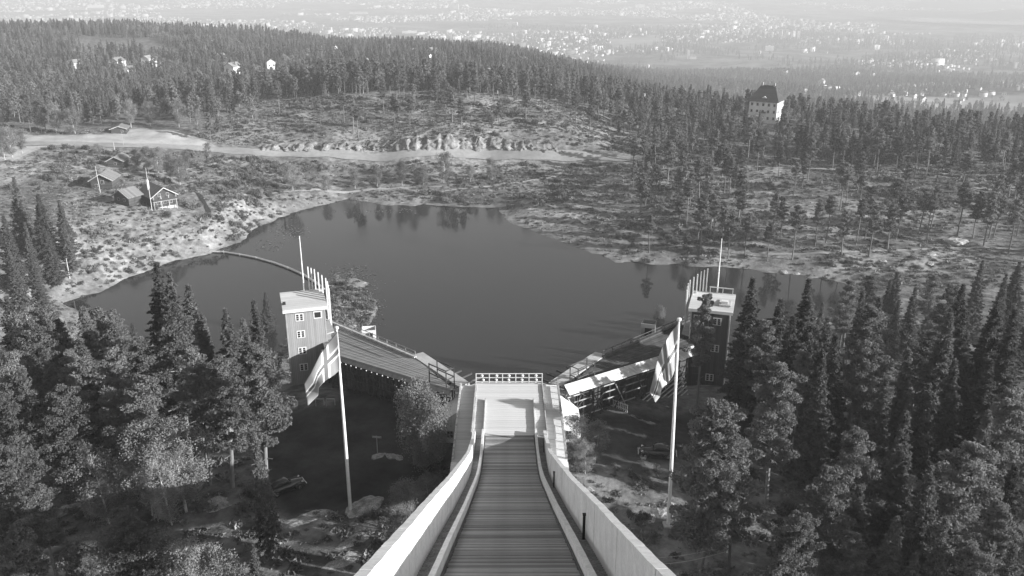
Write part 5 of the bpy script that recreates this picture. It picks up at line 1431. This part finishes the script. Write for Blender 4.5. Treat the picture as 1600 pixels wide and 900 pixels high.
# ------------------------------------------------------------------ houses in the forest, the settlement and the town beyond
def house_mesh(wd, dp, wh, rise):
    b = MB(); W2 = wd / 2
    b.v += [(-W2, -dp / 2, -3), (W2, -dp / 2, -3), (W2, -dp / 2, wh), (0, -dp / 2, wh + rise), (-W2, -dp / 2, wh), (-W2, dp / 2, -3), (W2, dp / 2, -3), (W2, dp / 2, wh), (0, dp / 2, wh + rise), (-W2, dp / 2, wh)]
    b.f += [(0, 1, 2, 3, 4), (9, 8, 7, 6, 5), (1, 6, 7, 2), (5, 0, 4, 9)]; b.m += [0] * 4
    for s in (-1, 1):
        xo = s * (W2 + .6); zo = wh - .6 * rise / W2
        p = [(0, -dp / 2 - .6, wh + rise + .05), (xo, -dp / 2 - .6, zo + .05), (xo, dp / 2 + .6, zo + .05), (0, dp / 2 + .6, wh + rise + .05)]
        if s < 0: p = p[::-1]
        b.hexa(p + [(q[0], q[1], q[2] + .25) for q in p], 1)
    for x in (-wd * .25, wd * .25):
        b.box(x - .6, x + .6, -dp / 2 - .06, -dp / 2 - .01, 1.2, 2.6, 2); b.box(W2 + .01, W2 + .06, x - .6, x + .6, 1.2, 2.6, 2)
    return b.mesh('house', M['house'], M['houseroof'], M['glass'])
HM = [house_mesh(9, 11, 5.2, 3), house_mesh(8, 9, 4.5, 2.6), house_mesh(11, 14, 6, 3.6)]
FOREST_H = [((120, 119), 'leftmost pale house deep in the left forest'), ((186, 117), 'largest pale house in the left forest'), ((202, 131), 'small white house just below the largest house in the left forest'), ((233, 111), 'light roofed house right of the largest house in the left forest'), ((247, 118), 'white cottage at the right end of the left forest houses'),
            ((346, 107), 'white house in the forest above a wider pale one'), ((366, 127), 'wide pale house in the forest nearest the knoll'), ((424, 117), 'white house in the forest left of centre'), ((485, 95), 'faint low house in the centre forest'), ((523, 90), 'bright white gabled house high in the centre forest'), ((570, 110), 'white house peeping from the forest above the knoll'),
            ((676, 95), 'pale house in the forest right of the bright gabled one'), ((649, 93), 'small white gable in the centre forest'), ((669, 109), 'small bright gable just behind the knoll pines'), ((766, 131), 'square pale house at the right shoulder of the knoll'), ((917, 96), 'white tower-like house above the dark pines'), ((933, 100), 'small white house next to the tower-like one'), ((1012, 107), 'white gabled house above the hidden villa'), ((824, 87), 'pale house at the far forest edge'),
            ((1227, 119), 'white house behind the large villa'), ((1268, 118), 'pair-like white house right of the large villa'), ((1337, 121), 'white house in trees left of the settlement'), ((1363, 122), 'white house nearest the settlement corner'), ((1283, 135), 'pale gable above the dark belt'), ((1257, 150), 'white house at the left end of the settlement')]
hr = random.Random(4)
for (p_, lab) in FOREST_H:
    q = ground_at(*p_)
    o = link('house', HM[hr.randrange(3)], None, (q[0], q[1], q[2] + 7.5), R(hr.uniform(-50, 40)))
    sc = max(1.0, np.hypot(q[0], q[1]) / 1100); o.scale = (min(1.2, sc * .85),) * 3
    tag(o, lab, 'house', 'houses among the forest trees')
SET = [(525, 570), (605, 560), (680, 555), (565, 595), (665, 580), (745, 575), (750, 548), (820, 545), (825, 570), (905, 545), (955, 535), (1020, 533), (1085, 530), (1190, 540), (1315, 565), (1460, 520), (1535, 540), (770, 605), (835, 590), (905, 610), (940, 660), (960, 635), (1055, 645), (1125, 600), (1210, 630), (1180, 655), (1475, 595), (1460, 630), (1310, 680), (1580, 550), (1245, 545), (1385, 525)]
SET = sorted([(1200 + x / 4, y / 4) for x, y in SET], key=lambda q: q[1])
for r0 in range(0, len(SET), 8):
    row = sorted(SET[r0:r0 + 8])
    for i, p_ in enumerate(row):
        q = ground_at(*p_); o = link('house', HM[hr.randrange(3)], None, (q[0], q[1], q[2] + .5), R(hr.uniform(-60, 60)))
        o.scale = (1.05,) * 3
        rn = ('rearmost', 'second', 'third', 'nearest')[min(3, r0 // 8)]
        pos = 'leftmost' if i == 0 else 'rightmost' if i == len(row) - 1 else ORD[i] + ' from left'
        tag(o, f'white house on the open settlement field, {pos} in the {rn} row', 'house', 'houses of the open settlement')
b = MB()
b.box(-5, 5, -5, 5, -3, 34); b.hexa([(-5, -5, 34), (5, -5, 34), (5, 5, 34), (-5, 5, 34), (-4, -4, 36), (4, -4, 36), (4, 4, 36), (-4, 4, 36)]); b.box(5.01, 34, -7, 7, -3, 11)
b.hexa([(5.01, -8, 11), (34, -8, 11), (34, 8, 11), (5.01, 8, 11), (5.01, -.3, 18), (34, -.3, 18), (34, .3, 18), (5.01, .3, 18)], 1)
q = ground_at(1075, 92)
tag(b.build('church', [M['concrete'], M['houseroof']], None, (q[0], q[1], q[2]), 0), 'grey church with a square tower rising from the wooded town', 'church')
for (px, lab) in ((913, 'left one of two white storage tanks far out in the town'), (930, 'right one of two white storage tanks far out in the town')):
    q = ground_at(px, 45); b = MB(); b.tube([(0, 0, -5), (0, 0, 22), (0, 0, 25)], [17, 17, 12], 20)
    tag(b.build('storage_tank', M['white'], None, tuple(q)), lab, 'tank')
AP = [(1206, 60, 10, 34), (1219, 61, 18, 50), (1229, 60, 14, 46), (1239, 61, 16, 44), (1247, 60, 14, 40), (1202, 79, 40, 22), (1345, 59, 40, 24), (1368, 77, 34, 20), (1167, 54, 36, 26), (1409, 70, 22, 26), (505, 47, 130, 18), (590, 62, 66, 12), (612, 61, 60, 12), (640, 52, 90, 14), (690, 65, 40, 20), (800, 40, 80, 22), (560, 22, 150, 16), (120, 15, 200, 20), (150, 12, 140, 24), (710, 14, 80, 40), (1000, 12, 90, 30)]
for i, (px, py, wd, h) in enumerate(AP):
    q = ground_at(px, py); b = MB(); b.box(-wd / 2, wd / 2, -9, 9, -6, h); b.box(-wd * .1, wd * .1, -4, 4, h, h + 3)
    lab = ('tall pale apartment slab, %s in the cluster left of the harbour' % (['leftmost', 'second', 'middle', 'fourth', 'rightmost'][i]) if i < 5 else
           '')
    if i >= 5:
        lab = ['wide pale block right above the church quarter', 'pale block above the settlement', 'bright block between settlement and harbour', 'light block left of the slab cluster', 'small bright block nearest the settlement trees', 'long bright hall at the far edge of the left forest', 'left row of bright low blocks behind the centre forest', 'right row of bright low blocks behind the centre forest', 'long pale hall beyond the bright low blocks', 'small pale block at the centre forest edge',
               'pale hall in the middle of the far town', 'long pale hall far out in the left town', 'longest bright hall at the upper left', 'bright hall behind the longest upper left hall', 'tall hazy block on the top horizon left of centre', 'tall hazy block on the top horizon right of centre'][i - 5]
    tag(b.build('apartment_block', M['house'], None, tuple(q), R(hr.uniform(-25, 25))), lab, 'building', 'large blocks of the far town')
# the rest of the town: thousands of far roofs and walls
def town():
    n = 16000; rg = np.random.default_rng(33)
    r = np.sqrt(rg.uniform(2100 ** 2, 10500 ** 2, n * 3)); a = rg.uniform(-.62, .62, n * 3); x, y = r * np.sin(a), r * np.cos(a)
    dn = noise2(x, y, 900, 2) * .6 + noise2(x, y, 300, 6) * .4
    k = dn > np.interp(r, [2100, 3000, 5000, 10500], [.62, .55, .46, .52])
    k &= ~((x > 1500) & (r > 6250) & (r < 9300) & (x / y > .40))
    k &= rg.random(n * 3) < np.interp(a, [-.6, -.25, .1, .6], [.45, .5, .9, 1.0])
    for q in FIELD: k &= sdist(x, y, q) > 10
    x, y, r = x[k][:n], y[k][:n], r[k][:n]; m = len(x)
    th = np.floor(noise2(x, y, 800, 77) * 5) * .5; ct, st_ = np.cos(th), np.sin(th)      # two houses in three stand along streets
    u_, v_ = x * ct + y * st_, -x * st_ + y * ct
    row = rg.random(m) < .66; v_ = np.where(row, np.round(v_ / 85) * 85 + rg.choice([-13, 13], m) + rg.normal(0, 2, m), v_)
    x, y = u_ * ct - v_ * st_, u_ * st_ + v_ * ct; z = H(x, y)
    big = rg.random(m) < .06
    w_ = np.where(big, rg.uniform(18, 60, m), rg.uniform(8, 15, m)); d_ = np.where(big, rg.uniform(12, 22, m), rg.uniform(8, 13, m)); h_ = np.where(big, rg.uniform(10, 24, m), rg.uniform(5, 9, m)); rz_ = np.where(row, th, rg.uniform(-1.2, 1.2, m))
    c, s = np.cos(rz_), np.sin(rz_); V = []
    for (u, v, ww) in ((-1, -1, 0), (1, -1, 0), (1, 1, 0), (-1, 1, 0), (-1, -1, 1), (1, -1, 1), (1, 1, 1), (-1, 1, 1), (0, -1, 2), (0, 1, 2)):
        X = u * w_ / 2; Y = v * d_ / 2; Z = np.where(ww == 0, -4, np.where(ww == 1, h_, h_ * np.where(big, 1.03, 1.45)))
        V.append(np.column_stack([x + X * c - Y * s, y + X * s + Y * c, z + Z]))
    V = np.stack(V, 1).reshape(-1, 3); base = np.arange(m)[:, None] * 10
    quads = np.array([(0, 1, 5, 4), (1, 2, 6, 5), (2, 3, 7, 6), (3, 0, 4, 7), (5, 6, 9, 8), (7, 4, 8, 9)])
    F = (base[:, None, :] + quads[None]).reshape(-1, 4)
    mi = np.tile([0, 0, 0, 0, 1, 1], m).reshape(m, 6); mi[rg.random(m) < .35, 4:] = 0
    mi[rg.random(m) < .3] = 1
    tri = (base[:, None, :] + np.array([(4, 5, 8), (6, 7, 9)])[None]).reshape(-1, 3)
    F = np.concatenate([F, np.column_stack([tri, tri[:, 2]])]) if False else F
    o = link('town', np_mesh('town', V, F, [M['house'], M['houseroof']], mi.ravel())); tag(o, kind='stuff')
town()

# ------------------------------------------------------------------ the hazy air over the valley
b = MB(); b.box(-18000, 18000, -17500, 17500, -400, 112)
m, t = newmat('haze_air')
pv = t.nodes.new('ShaderNodeVolumePrincipled'); pv.inputs['Color'].default_value = grey(.58); pv.inputs['Density'].default_value = 0.00022; pv.inputs['Anisotropy'].default_value = 0.0
o = t.nodes.new('ShaderNodeOutputMaterial'); t.links.new(pv.outputs[0], o.inputs['Volume'])
tag(b.build('haze', m), kind='stuff')
